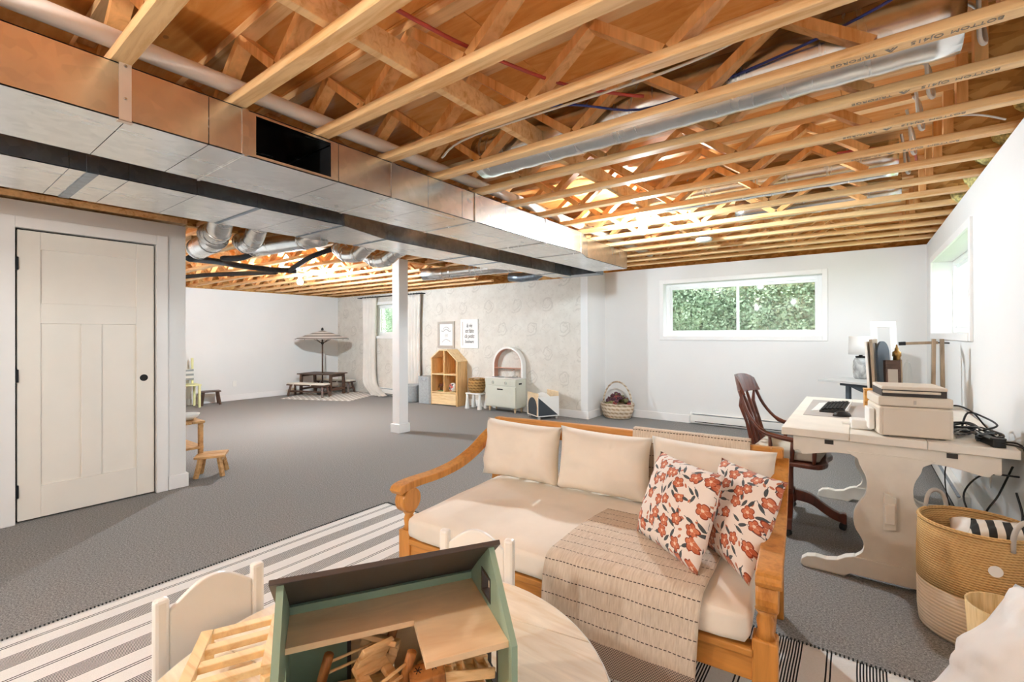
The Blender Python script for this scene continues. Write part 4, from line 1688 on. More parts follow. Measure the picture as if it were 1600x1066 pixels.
def slot_frame(loc, size, rot, label, mat='toywood', thick=.010, slot=(.5, .34)):
    t = thing('toy_chair', label, 'toy', dh_pt(*loc))
    t.rotation_euler = rot
    w, h = size
    sw, sh_ = w * slot[0], h * slot[1]
    m = MB()
    for a in ((-w / 2, w / 2, -h / 2, -sh_ / 2), (-w / 2, w / 2, sh_ / 2, h / 2), (-w / 2, -sw / 2, -sh_ / 2, sh_ / 2), (sw / 2, w / 2, -sh_ / 2, sh_ / 2)):
        m.bb(a[0], a[1], a[2], a[3], -thick / 2, thick / 2)
    m.build('slotted_seat', mat, t, bevel=.002)
    MB().bb(-w / 2, w / 2, h / 2 - thick, h / 2, thick / 2, thick / 2 + w * .55).build('back_panel', mat, t, bevel=.002)
    return t


slot_frame((-.030, -.010, .140), (.075, .085), (radians(28), radians(10), DA + radians(35)), 'slotted wooden toy chair lying tilted in the middle of the dollhouse', slot=(.45, .4))
slot_frame((-.022, .060, .155), (.075, .045), (radians(62), radians(12), DA - radians(25)), 'small toy chair back with a narrow slot, standing on edge', slot=(.55, .3))
slot_frame((-.095, -.005, .105), (.065, .09), (radians(-24), radians(28), DA + radians(60)), 'toy chair lying at the left under the rods', slot=(.4, .45))


def toy_block(loc, size, rot, mat, label):
    b = MB().bb(-size[0] / 2, size[0] / 2, -size[1] / 2, size[1] / 2, -size[2] / 2, size[2] / 2).build('toy_block', mat, bevel=.003)
    b.location = dh_pt(*loc)
    b.rotation_euler = rot
    return tag(b, label, 'toy')


o = toy_block((.056, -.045, .142), (.066, .040, .040), (radians(10), radians(-6), DA - radians(4)), 'toydark', 'brown wooden toy block with etched marks in the dollhouse')
for i, (x, y) in enumerate(((-.016, .004), (.014, .002))):
    e = MB()
    for a in range(3):
        an = a * pi / 3
        e.beam((x - .008 * cos(an), y - .008 * sin(an), .0203), (x + .008 * cos(an), y + .008 * sin(an), .0203), .0015, .0008)
    e.build('etched_star', 'ink', o)
toy_block((.055, -.05, .066), (.10, .07, .108), (0, 0, DA + .1), 'toywood', 'pale wooden toy cupboard under the etched block')
toy_block((-.05, .02, .055), (.12, .10, .086), (0, 0, DA - .1), 'toywood', 'large pale toy bed box at the bottom of the dollhouse heap')
toy_block((.09, .07, .05), (.05, .05, .078), (0, 0, DA + .4), 'toywood', 'pale wooden toy block at the back of the dollhouse')
toy_block((-.135, .015, .06), (.05, .09, .098), (0, 0, DA + .25), 'leather', 'grey toy cabinet at the left wall of the dollhouse')
toy_block((.142, -.02, .055), (.07, .07, .088), (0, 0, DA - .05), 'toywood', 'square toy box below the little staircase')
ld = thing('toy_staircase', 'pale wooden toy staircase with slats at the right in the dollhouse', 'toy', dh_pt(.136, -.030, .128), DA)
ld.rotation_euler = (radians(-14), radians(6), DA + radians(-6))
for y in (-.032, .032):
    MB().bb(-.052, .052, y - .004, y + .004, -.007, .012).build('side_rail', 'toywood', ld, bevel=.002)
MB().bb(-.052, .052, -.028, .028, -.006, -.002).build('backing', 'toywood', ld)
for k in range(5):
    x = -.045 + k * .0225
    MB().bb(x - .0025, x + .0025, -.028, .028, -.002, .008).build('step_slat', 'toywood', ld)

# slatted toy frame left of the dollhouse
lf = thing('toy_bed_frame', 'pale wooden slatted toy bed frame left of the dollhouse', 'toy', (0, 0, .5005))
PA, PB, PC, PD = Vector((-1.271, .457, .07)), Vector((-1.100, .347, .07)), Vector((-1.205, .597, .07)), Vector((-1.034, .487, .07))
for a, b_ in ((PA, PB), (PC, PD)):
    MB().beam(a, b_, .026, .022).build('side_rail', 'pine', lf, bevel=.002)
for k in range(4):
    f = .04 + .30 * k
    MB().beam(PA + (PB - PA) * f, PC + (PD - PC) * f, .022, .016).build('slat', 'pine', lf, bevel=.002)
for p in (PA, PB, PC, PD):
    MB().bb(p.x - .011, p.x + .011, p.y - .011, p.y + .011, 0, .06).build('short_leg', 'pine', lf, bevel=.002)


# ------------------------------------------------------------------ trestle desk
DX0, DX1, DYN, DYF, DZ = -.352, .582, 3.02, 4.60, .770
dk_ = thing('trestle_desk', 'white painted trestle desk with scalloped apron beside the right wall', 'desk', (0, 0, 0))
for a, b_ in ((DX0, -.04), (-.0385, .268), (.2695, DX1)):
    MB().bb(a, b_, DYN, DYF, DZ - .042, DZ).build('top_board', 'deskw', dk_, bevel=.004)


def scallop(x0, x1, ztop, zlow, n=60):
    pts = []
    for i in range(n + 1):
        t = i / n
        x = x0 + (x1 - x0) * t
        u = abs(t - .5) * 2
        z = zlow + .030 * (sin(pi * min(1, u * 1.15)) ** 1.2) + (.018 if u > .92 else 0)
        if u < .10:
            z = zlow + .012
        pts.append((x, z))
    return pts + [(x1, ztop), (x0, ztop)]


for y in (DYN + .035, DYF - .055):
    MB().prism(scallop(DX0 + .055, DX1 - .055, DZ - .042, DZ - .145), 'y', y, y + .02).build('end_apron', 'deskw', dk_, bevel=.002)
for x in (DX0 + .055, DX1 - .075):
    MB().bb(x, x + .02, DYN + .055, DYF - .055, DZ - .135, DZ - .042).build('side_apron', 'deskw', dk_, bevel=.002)
for x in (-.13, .36):
    MB().bb(x - .02, x + .02, DYN + .032, DYN + .036, DZ - .075, DZ - .052).build('runner_slot', 'printdark', dk_)


def trestle(yc, th=.042):
    xc = .125
    half = [(.175, .672), (.16, .655), (.13, .635), (.122, .605), (.098, .55), (.092, .50), (.100, .45), (.120, .415), (.142, .37), (.150, .32), (.142, .27), (.12, .23), (.106, .19), (.112, .15), (.135, .125), (.15, .11)]
    half = [(v.x, v.y) for v in smooth_pts([(a, b, 0) for a, b in half], 3)]
    poly = [(xc + a, b) for a, b in half] + [(xc - a, b) for a, b in reversed(half)]
    MB().prism(poly, 'y', yc - th / 2, yc + th / 2).build('trestle_panel', 'deskw', dk_, bevel=.004)
    fh = [(.0, .118), (.15, .118), (.185, .105), (.22, .080), (.27, .068), (.32, .072), (.36, .062), (.385, .040), (.39, .014), (.375, .0), (.19, .0), (.165, .022), (.0, .022)]
    poly = [(xc + a, b) for a, b in fh] + [(xc - a, b) for a, b in reversed(fh)][1:-1]
    MB().prism(poly, 'y', yc - th / 2 - .006, yc + th / 2 + .006).build('scroll_foot', 'deskw', dk_, bevel=.005)
    MB().bb(xc - .15, xc + .15, yc - th / 2 + .012, yc + th / 2, .66, DZ - .043).build('cross_head', 'deskw', dk_, bevel=.003)


trestle(3.07)
trestle(4.44)
MB().bb(.105, .145, 2.985, 4.50, .34, .44).build('stretcher', 'deskw', dk_, bevel=.004)
MB().prism([(.100, .30), (.15, .31), (.15, .47), (.100, .49)], 'y', 3.005, 3.025).build('wedge', 'deskw', dk_, bevel=.003)

# printer
pr_ = thing('printer', 'beige office printer with a scanner lid on the trestle desk', 'printer', (.205, 3.20, DZ), radians(9))
MB().bb(-.145, .145, -.145, .145, .006, .155).build('body', 'printer', pr_, bevel=.012)
MB().bb(-.130, .130, -.149, -.144, .012, .148).build('front_cover', 'printer', pr_, bevel=.004)
MB().bb(-.147, .147, -.135, .145, .157, .205).build('upper_body', 'printer', pr_, bevel=.008)
MB().bb(-.128, .128, -.112, .10, .205, .240).build('output_slot', 'printdark', pr_)
MB().bb(-.125, .105, -.118, -.108, .222, .234).build('front_lip', 'printer', pr_, bevel=.003)
lid = MB().bb(-.130, .130, -.120, .10, 0, .018, mat=T(0, 0, .240) @ Matrix.Rotation(radians(.6), 4, 'X')).build('scanner_lid', 'printer', pr_, bevel=.006)
MB().bb(-.005, .005, -.138, -.134, .17, .19).build('latch', 'leather', pr_)
MB().bb(-.172, -.148, -.06, .06, .02, .13).build('side_tray', 'white', pr_, bevel=.004)
for x in (-.11, .11):
    for y in (-.1, .1):
        MB().bb(x - .012, x + .012, y - .012, y + .012, 0, .006).build('foot', 'black', pr_)

# modem, mouse, keyboard, mat, box
mo = thing('white_modem_box', 'small white electronics box left of the printer', 'box', (.015, 3.225, DZ), radians(6))
MB().bb(-.052, .04, -.045, .06, .002, .052).build('case', 'white', mo, bevel=.006)
for y in (-.02, .012):
    MB().bb(-.092, -.052, y - .006, y + .006, .020, .030).build('plug_pin', 'white', mo, bevel=.002)
o = MB().bb(-.18, .16, -.42, .42, 0, .003).build('desk_mat', 'matw', bevel=.002)
o.location = (-.11, 3.965, DZ + .0005)
tag(o, 'grey desk mat beneath the keyboard', 'mat')
kb = thing('keyboard', 'black and white keyboard on the grey desk mat', 'keyboard', (-.145, 3.93, DZ + .0035), radians(-3))
MB().prism([(-.10, 0), (.085, 0), (.085, .028), (.05, .026), (-.045, .012), (-.10, .004)], 'y', -.22, .22).build('case', 'black', kb, bevel=.003)
MB().prism([(-.102, .0), (-.055, .0), (-.055, .0135), (-.102, .0055)], 'y', -.222, .222).build('palm_strip', 'white', kb)
MB().bb(.086, .092, -.222, .222, 0, .028).build('rear_strip', 'white', kb)
keys = MB()
for i in range(6):
    x = -.038 + i * .021
    z = .015 + i * .0028
    j = -.205
    while j < .20:
        wdt = .019 if not (i == 0 and -.09 < j < .03) else .11
        if not (.095 < j < .115):
            keys.bb(x - .008, x + .008, j, j + wdt - .003, z, z + .007)
        j += wdt
o = keys.build('key_caps', 'leather', kb)
o['kind'] = 'stuff'
for m_ in (o,):
    m_.data.materials.clear()
    m_.data.materials.append(M['gap'])
ms = thing('computer_mouse', 'black computer mouse in front of the keyboard', 'mouse', (-.085, 3.60, DZ + .0035), radians(-60))
MB().sphere((0, 0, .0), .034, 14, 10, (.95, 1.6, 1.0)).build('shell', 'black', ms, smooth=True)
ms.children[0].data.transform(Matrix.Translation((0, 0, .0)))
for v in ms.children[0].data.vertices:
    if v.co.z < 0:
        v.co.z = 0
MB().tube([(-.003, .03, .029), (.003, .03, .029)], .006, 8).build('scroll_wheel', 'leather', ms)
bx_ = thing('amber_wood_box', 'small amber wooden box behind the printer', 'box', (.085, 4.17, DZ), radians(4))
for a in ((-.055, .055, -.05, -.044), (-.055, .055, .044, .05)):
    MB().bb(a[0], a[1], a[2], a[3], .004, .125).build('side_board', 'amber', bx_, bevel=.002)
for x in (-.055, .049):
    MB().bb(x, x + .006, -.044, .044, .004, .125).build('end_board', 'amber', bx_, bevel=.002)
MB().bb(-.055, .055, -.05, .05, 0, .004).build('bottom', 'amber', bx_)
MB().bb(-.058, .058, -.053, .053, .1255, .135).build('lid', 'amber', bx_, bevel=.002)
pp = MB()
for k in range(3):
    pp.add([(-.05 - .004 * k, -.06, 0 + .0), (-.05 - .004 * k, .06, 0), (.02 - .01 * k, .06, .15), (.02 - .01 * k, -.06, .15)], [(0, 1, 2, 3)])
o = pp.build('paper_sheets', 'paper')
solidify(o, .0015)
o.location = (.10, 3.60, DZ + .0)
o.rotation_euler = (0, 0, radians(180))
tag(o, 'white paper sheets propped behind the printer', 'paper')

# power strip and cables on the right end of the desk
ps = thing('power_strip', 'black power strip among cables at the right desk corner', 'power strip', (.500, 3.13, DZ), radians(-78))
MB().bb(-.09, .09, -.022, .022, 0, .034).build('case', 'black', ps, bevel=.005)
MB().bb(.06, .088, -.024, .024, .0, .042).build('plug', 'black', ps, bevel=.004)
rnd = random.Random(11)


def coil(name, c, rx, ry, turns, r, mat, label, h=.035, seed=0):
    rn = random.Random(seed)
    pts = []
    n = int(turns * 14)
    for i in range(n):
        a = 2 * pi * i / 14
        k = 1 + .35 * noise.noise(Vector((i * .13, seed, 0)))
        pts.append((c[0] + rx * k * cos(a + seed), c[1] + ry * k * sin(a + seed * 1.3) + .02 * noise.noise(Vector((i * .05, 7, seed))), DZ + r + .003 + h * abs(noise.noise(Vector((i * .11, 3, seed)))) + .0006 * i))
    return cable(name, pts, r, mat, label, n=2)


coil('cable_coil', (.435, 3.34, 0), .050, .085, 4.5, .0045, 'bcable', 'tangled black cable coil on the desk right of the printer', seed=1)
coil('cable_coil', (.412, 3.24, 0), .034, .06, 3.5, .003, 'gcable', 'thin grey cable coil on the desk right of the printer', h=.06, seed=4)
coil('cable_coil', (.50, 3.22, 0), .045, .10, 2.6, .0045, 'bcable', 'loose black cable loops around the power strip', seed=6)
coil('cable_coil', (.455, 3.42, 0), .055, .07, 3.2, .004, 'bcable', 'black cable coil at the back of the cable tangle on the desk', h=.05, seed=9)
coil('cable_coil', (.535, 3.33, 0), .035, .11, 2.4, .004, 'bcable', 'stretched black cable loops against the right wall', h=.04, seed=12)
coil('cable_coil', (.43, 3.30, 0), .045, .05, 2.8, .0028, 'gcable', 'small grey cable coil in the middle of the tangle', h=.07, seed=15)
cable('power_cable', [(.368, 3.24, DZ + .155), (.41, 3.24, DZ + .158), (.47, 3.30, DZ + .12), (.52, 3.36, DZ + .05), (.55, 3.3, DZ + .02)], .004, 'bcable', 'black cable arching from the back of the printer')
cable('power_cable', [(.44, 3.42, DZ + .02), (.47, 3.46, DZ + .10), (.53, 3.42, DZ + .085), (.56, 3.34, DZ + .06), (.50, 3.28, DZ + .04)], .0048, 'bcable', 'thick black cable loop standing up on the desk')
for i, (pts, lab) in enumerate((
        ([(.52, 3.05, DZ + .02), (.585, 3.0, DZ + .015), (.597, 2.985, DZ - .06), (.590, 2.98, .52), (.56, 3.0, .42), (.50, 3.06, .36), (.47, 3.12, .33)], 'black cable hanging off the right desk corner to the left'),
        ([(.54, 3.10, DZ + .02), (.592, 3.03, DZ + .01), (.602, 3.02, .60), (.596, 3.0, .45), (.575, 2.98, .36), (.60, 2.95, .30)], 'black cable hanging straight down beside the right wall'),
        ([(.585, 3.08, .64), (.50, 3.30, .58), (.44, 3.36, .46), (.46, 3.32, .36), (.52, 3.26, .30), (.58, 3.2, .22)], 'black cable curling under the right desk end'),
        ([(.588, 3.2, .66), (.55, 3.26, .50), (.50, 3.22, .40), (.56, 3.12, .37), (.60, 3.1, .44), (.59, 3.15, .55)], 'looping black cable behind the woven basket'),
        ([(.40, 3.50, .64), (.385, 3.52, .52), (.39, 3.50, .40), (.42, 3.46, .25)], 'thin black cable dropping from below the desk'))):
    cable('power_cable', pts, .0045 if i != 4 else .003, 'bcable', lab)

# ------------------------------------------------------------------ swivel armchair at the desk
ch = thing('wooden_swivel_chair', 'dark wooden captain style swivel armchair with a cream cushion at the desk', 'chair', (-.385, 3.74, 0), radians(-4))
# local: +x is the sitter's forward direction
seat = [(-.20, -.19), (-.10, -.225), (.08, -.235), (.20, -.22), (.235, -.12), (.22, 0), (.235, .12), (.20, .22), (.08, .235), (-.10, .225), (-.20, .19), (-.215, 0)]
seat = [(v.x, v.y) for v in smooth_pts([(a, b, 0) for a, b in seat + seat[:1]], 4)][:-1]
MB().prism(seat, 'z', .430, .462).build('seat', 'mahog', ch, bevel=.010)
# crest rail: curved board
cr = MB()
n = 14
for i in range(n + 1):
    t = -1 + 2 * i / n
    y = t * .205
    xb = -.315 + .075 * t * t
    hh = .135 - .045 * t ** 4
    lo = .862 + .01 * abs(t)
    for dx, z in ((-.010, lo), (.010, lo), (-.012 - .02, lo + hh), (-.036 - .0, lo + hh)):
        cr.v.append((xb + dx, y, z))
for i in range(n):
    a = i * 4
    for p_, q_ in ((0, 1), (1, 2), (2, 3), (3, 0)):
        cr.f.append((a + p_, a + q_, a + 4 + q_, a + 4 + p_))
cr.f += [(3, 2, 1, 0), tuple(n * 4 + k for k in range(4))]
cr.build('crest_rail', 'mahog', ch, smooth=False, bevel=.006)
for y in (-.165, -.085, 0, .085, .165):
    t = y / .205
    MB().tube([(-.175 + .0 * abs(y), y * .92, .455), (-.205, y * .96, .56), (-.235, y, .68), (-.272, y * 1.02, .79), (-.312 + .07 * t * t, y * 1.04, .875)],
              [.010, .016, .010, .014, .009], 8).build('back_spindle', 'mahog', ch, smooth=True)
for s in (-1, 1):
    MB().tube(smooth_pts([(-.272, s * .20, .90), (-.215, s * .235, .76), (-.12, s * .262, .650), (.0, s * .272, .620), (.12, s * .268, .610), (.205, s * .262, .605)], 4),
              [.012] * 8 + [.016] * 8 + [.019] * 5, 8).build('arm', 'mahog', ch, smooth=True)
    for x, x2 in ((.17, .185), (.05, .06), (-.07, -.07)):
        MB().tube([(x, s * .215, .455), (x * .5 + x2 * .5, s * .235, .53), (x2, s * .262, .610)], [.010, .014, .009], 8).build('arm_spindle', 'mahog', ch, smooth=True)
me = rounded_box_mesh('seat_pad', -.19, .20, -.20, .20, .464, .535, .012, 12, .010, 3)
link('seat_pad', me, 'seatpad', ch)
for x in (-.1, 0, .1):
    for y in (-.1, 0, .1):
        MB().sphere((x, y, .546), .010, 8, 5, (1, 1, .5)).build('tuft_button', 'seatpad', ch, smooth=True)
MB().lathe([(.055, .415), (.05, .43), (.03, .41), (.022, .36), (.022, .24), (.045, .20), (.05, .16), (.03, .13)], 14).build('pedestal', 'mahog', ch, smooth=True)
for k in range(4):
    a = radians(7 + 90 * k)
    prof = smooth_pts([(.03, 0, .19), (.12, 0, .175), (.21, 0, .115), (.27, 0, .085), (.32, 0, .078)], 4)
    m = MB()
    nn_ = len(prof)
    for i, p_ in enumerate(prof):
        w = .026
        h = .046 - .016 * i / nn_ + (.010 if i > nn_ - 4 else 0)
        for q in ((-w, -h), (w, -h), (w, h), (-w, h)):
            v = RZ(a) @ Vector((p_.x, q[0], p_.z + q[1] * .8))
            m.v.append(tuple(v))
    for i in range(nn_ - 1):
        for q in range(4):
            l = (q + 1) % 4
            m.f.append((i * 4 + q, i * 4 + l, (i + 1) * 4 + l, (i + 1) * 4 + q))
    m.f += [(3, 2, 1, 0), tuple((nn_ - 1) * 4 + q for q in range(4))]
    lg = m.build('base_leg', 'mahog', ch, bevel=.006)
    c = RZ(a) @ Vector((.30, 0, .024))
    tdir = RZ(a + radians(60)) @ Vector((0, 1, 0))
    MB().tube([c - tdir * .012, c + tdir * .012], .024, 14).build('caster_wheel', 'black', lg, smooth=False)
    MB().tube([c + Vector((0, 0, .018)), c + Vector((0, 0, .042))], .010, 10).build('caster_stem', 'chrome', lg, smooth=True)

# ------------------------------------------------------------------ corner table with lamp and frames
TA = atan2(-.545, .838)
tb = thing('corner_table', 'grey topped side table set across the far corner', 'table', (-.358, 6.09, 0), TA)
MB().bb(0, .85, 0, .46, .776, .800).build('table_top', 'table2', tb, bevel=.003)
for x in (.18, .70):
    MB().prism([(x - .02, .73), (x + .02, .73), (x + .02, .3), (x + .04, .0), (x - .04, .0), (x - .02, .3)], 'y', .20, .24).build('leg', 'steelblue', tb, bevel=.004)
br = [(.10, .775), (.78, .775), (.78, .73)] + [(.70 - .5 * i / 12, .73 - .07 * sin(pi * i / 12)) for i in range(13)] + [(.10, .73)]
MB().prism(br, 'y', .20, .235).build('arched_bracket', 'steelblue', tb, bevel=.003)


def tpt(a, b, z=.800):
    v = RZ(TA) @ Vector((a, b, 0))
    return (-.358 + v.x, 6.09 + v.y, z)


lp = thing('table_lamp', 'table lamp with mottled grey glass base and white drum shade', 'lamp', (.02, 6.36, .8005))
MB().lathe([(.050, .0), (.064, .012), (.069, .05), (.072, .13), (.069, .19), (.055, .222), (.04, .23)], 20).build('glass_base', 'smoke', lp, smooth=True)
MB().lathe([(.045, .23), (.048, .235), (.048, .247), (.018, .25), (.010, .30)], 14).build('neck_ring', 'black', lp, smooth=True)
sd = MB()
sd.lathe([(.110, .265), (.112, .265), (.106, .465), (.104, .465), (.110, .265)], 32)
sd.build('drum_shade', 'lampshade', lp, smooth=True)
MB().tube(smooth_pts([(.04, -.02, .24), (.075, -.03, .21), (.095, -.04, .12), (.08, -.03, .03), (.07, -.02, .004)], 4), .0035, 6).build('lamp_cord', 'black', lp, smooth=True)


def lean_frame(loc, w, h, t, rz, tilt, mat, label, border=.04, fill='paper', cat='frame'):
    f = thing('leaning_picture', label, cat, loc)
    f.rotation_euler = (tilt, 0, rz)
    b = border
    for a in ((-w / 2, w / 2, 0, b), (-w / 2, w / 2, h - b, h)):
        MB().bb(a[0], a[1], 0, t, a[2], a[3]).build('frame_rail', mat, f, bevel=.002)
    for x in (-w / 2, w / 2 - b):
        MB().bb(x, x + b, 0, t, b, h - b).build('frame_stile', mat, f, bevel=.002)
    if fill:
        MB().bb(-w / 2 + b, w / 2 - b, t * .55, t * .7, b, h - b).build('frame_back', fill, f)
    return f


DT = DZ + .0005
lean_frame((.185, 4.545, DT), .24, .62, .018, radians(52), radians(-3), 'white', 'tall white empty picture frame standing at the far end of the desk', fill=None, border=.045)
lean_frame((.093, 4.36, DT), .20, .47, .015, radians(78), radians(-3), 'white', 'white frame standing edge on in the row of frames on the desk', fill='paper')
lean_frame((.122, 4.36, DT), .20, .485, .018, radians(80), radians(-3), 'greywood', 'brown wooden frame standing edge on in the row of frames on the desk', border=.03, fill='leather')
pb = thing('round_board', 'dark round topped board standing right of the row of frames', 'board', (.168, 4.385, DT))
pb.rotation_euler = (radians(-3), 0, radians(66))
MB().prism([(-.09, 0), (.09, 0), (.09, .38)] + arc(0, .38, .09, 0, 180, 14)[1:], 'y', 0, .014).build('board_face', 'steelblue', pb)
bk = thing('box_picture', 'dark brown box frame with a faded print inside on the desk', 'frame', (.208, 4.29, DT))
bk.rotation_euler = (radians(-4), 0, radians(14))
MB().bb(-.048, .040, 0, .05, 0, .335).build('box_body', 'walnut', bk, bevel=.003)
MB().bb(-.036, .022, -.002, 0, .03, .27).build('print', 'leather', bk)
MB().bb(.041, .049, 0, .05, 0, .34).build('pale_edge', 'greywood', bk)
gd = thing('glass_dome', 'clear glass dome beside the brass pendant lamp', 'glassware', (.282, 4.38, DT))
MB().lathe([(.028, 0), (.029, .20), (.026, .27), (.017, .31), (.006, .325), (.0, .326)], 20).build('dome', 'glass', gd, smooth=True)
MB().lathe([(.0, .325), (.006, .328), (.006, .336), (.0, .34)], 10).build('dome_knob', 'glass', gd, smooth=True)
wl = thing('wooden_arm_lamp', 'wooden arm lamp with brass socket standing at the far end of the desk', 'lamp', (.450, 4.42, DT))
MB().bb(-.055, .055, -.05, .05, 0, .022).build('base_block', 'greywood', wl, bevel=.003)
for x in (-.022, .020):
    MB().beam((x * 1.25, 0, .02), (x, 0, .487), .022, .045, up=(0, 1, 0)).build('post', 'greywood', wl, bevel=.003)
MB().beam((.0, 0, .462), (-.205, -.01, .452), .020, .020).build('swing_arm', 'greywood', wl, bevel=.003)
MB().tube([(-.04, 0, .462), (.06, 0, .458)], .005, 8).build('pivot_bolt', 'iron', wl)
MB().beam((-.175, -.009, .4535), (-.215, -.01, .4515), .026, .026).build('arm_clamp', 'iron', wl, bevel=.002)
MB().lathe([(.004, .445), (.007, .425), (.012, .415), (.013, .40), (.026, .39), (.027, .36), (.022, .355), (.024, .325), (.018, .32)], 14, (-.225, -.01, 0)).build('brass_socket', 'brass', wl, smooth=True)

# ------------------------------------------------------------------ baskets and cushion at right foreground
bs = thing('storage_basket', 'tall two tone woven storage basket with leather handles by the right wall', 'basket', (.405, 2.795, 0))
MB().lathe([(.0, .002), (.175, .002), (.190, .012), (.196, .08), (.198, .215)], 40).build('lower_body', 'rope', bs, smooth=True)
up_ = MB().lathe([(.198, .215), (.199, .30), (.196, .40), (.192, .478), (.183, .478), (.186, .40), (.189, .30), (.188, .215)], 40)
up_.build('upper_body', 'jute', bs, smooth=True)
rp = [(.1885 * cos(2 * pi * i / 40), .1885 * sin(2 * pi * i / 40), .480) for i in range(40)]
MB().tube(rp, .008, 8, closed=True).build('rim', 'jute', bs, smooth=True)
for a0 in (128, 308):
    a = radians(a0)
    hp = [Vector((.193 * cos(a + t), .193 * sin(a + t), z)) for t, z in ((-.26, .44), (-.25, .50), (-.16, .545), (0, .56), (.16, .545), (.25, .50), (.26, .44))]
    hm = MB()
    P = smooth_pts(hp, 3)
    for p_ in P:
        rad = Vector((p_.x, p_.y, 0)).normalized()
        for k in (-1, 1):
            hm.v.append(tuple(p_ + rad * (.004 * k) + Vector((0, 0, 0)) + Vector((-rad.y, rad.x, 0)) * 0))
    hm.v = []
    hm.tube(P, .009, 6)
    hm.build('leather_handle', 'leather', bs, smooth=True)
tgm = MB().tube([(.0, 0, 0), (.003, 0, 0)], .022, 18).build('round_tag', 'paper', bs)
a = radians(-83)
tgm.location = (.199 * cos(a), .199 * sin(a), .36)
tgm.rotation_euler = (0, 0, a)
bl = thing('patterned_blanket', 'black and cream patterned blanket folded inside the tall basket', 'blanket', (.43, 2.80, .33))
link('blanket_roll', pillow_quad('blanket_roll', (-.13, -.06, .03), (.12, -.10, .05), (-.10, .10, .12), (.13, .06, .15), .11, seed=5, wr=.012), 'curtain', bl)
link('blanket_fold', pillow_quad('blanket_fold', (-.08, -.10, .09), (.13, -.08, .13), (-.04, .02, .16), (.14, .04, .17), .06, seed=8, wr=.01), 'zigzag', bl)
bb = thing('bamboo_bin', 'small bamboo waste bin between the basket and the white cushion', 'bin', (.430, 2.43, 0))
MB().lathe([(.0, .003), (.092, .003), (.095, .01), (.112, .295), (.104, .295), (.09, .02), (.0, .015)], 28, sx=1, sy=1).build('bin_wall', 'bamboo', bb, smooth=True)
cu = link('floor_cushion', pillow_quad('floor_cushion', (.10, 1.95, .05), (.50, 1.55, .03), (.375, 2.02, .545), (.60, 1.72, .60), .20, n=30, ear=.03, wr=.022, seed=9), 'whitefab')
tag(cu, 'large white crinkled floor cushion in the right foreground', 'cushion')


# ------------------------------------------------------------------ playroom along the wallpaper wall
# curtains and rod
cr_ = thing('curtain_rod', 'thin dark curtain rod over the playroom window', 'curtain rod', (0, 0, 0))
MB().tube([(-9.0, YW - .09, 2.115), (-6.88, YW - .09, 2.115)], .010, 8).build('rod', 'iron', cr_, smooth=True)
for x in (-8.98, -6.90):
    MB().bb(x - .012, x + .012, YW - .10, YW - .002, 2.105, 2.125).build('bracket', 'iron', cr_)


def curtain(x0, x1, label, pool=False, seed=0):
    c = thing('curtain', label, 'curtain', (0, 0, 0), group='linen curtains at the playroom window')
    nu, nv = 48, 26
    vs, fs = [], []
    for j in range(nv + 1):
        t = j / nv
        z = 2.10 - (2.10 - .012) * t
        for i in range(nu + 1):
            u = i / nu
            gather = 1 - .30 * sin(pi * min(1, t * 1.0)) * .55
            xc = (x0 + x1) / 2
            x = xc + (u - .5) * (x1 - x0) * gather
            y = YW - .085 + .042 * sin(u * 2 * pi * 4.5 + seed + .6 * sin(t * 3)) * (.7 + .3 * t) + .01 * noise.noise(Vector((u * 5, t * 3, seed)))
            if pool and t > .86:
                k = (t - .86) / .14
                x += k * k * .55
                y -= k * k * (.16 + .08 * noise.noise(Vector((u * 9, k * 2, 3))))
                z = max(.012, z + k * .02 * noise.noise(Vector((u * 8, 2, 1))))
            vs.append((x, y, z))
    for j in range(nv):
        for i in range(nu):
            a = j * (nu + 1) + i
            fs.append((a, a + 1, a + nu + 2, a + nu + 1))
    me = bpy.data.meshes.new('curtain_cloth')
    me.from_pydata(vs, [], fs)
    me.polygons.foreach_set('use_smooth', [True] * len(me.polygons))
    o = link('curtain_cloth', me, 'curtain', c)
    solidify(o, .004)
    for k in range(6):
        x = x0 + (x1 - x0) * (k + .5) / 6
        MB().tube([(x, YW - .09 + .016 * cos(q * pi / 5), 2.115 + .016 * sin(q * pi / 5)) for q in range(10)], .003, 5, closed=True).build('curtain_ring', 'iron', c)
    return c


curtain(-8.86, -8.32, 'linen curtain pooling on the floor left of the white post', True, 1)
curtain(-7.42, -6.93, 'linen curtain hanging right of the white post', False, 3)


def framed_print(x0, x1, z0, z1, mat, label):
    f = thing('framed_print', label, 'picture', ((x0 + x1) / 2, YW - .001, z0), group=None)
    w, h, b = x1 - x0, z1 - z0, .045
    for a in ((-w / 2, w / 2, 0, b), (-w / 2, w / 2, h - b, h)):
        MB().bb(a[0], a[1], -.025, 0, a[2], a[3]).build('frame_rail', mat, f, bevel=.002)
    for x in (-w / 2, w / 2 - b):
        MB().bb(x, x + b, -.025, 0, b, h - b).build('frame_stile', mat, f, bevel=.002)
    s = MB().bb(-w / 2 + b, w / 2 - b, -.010, -.002, b, h - b).build('print_sheet', 'paper', f)
    return f, s, w, h


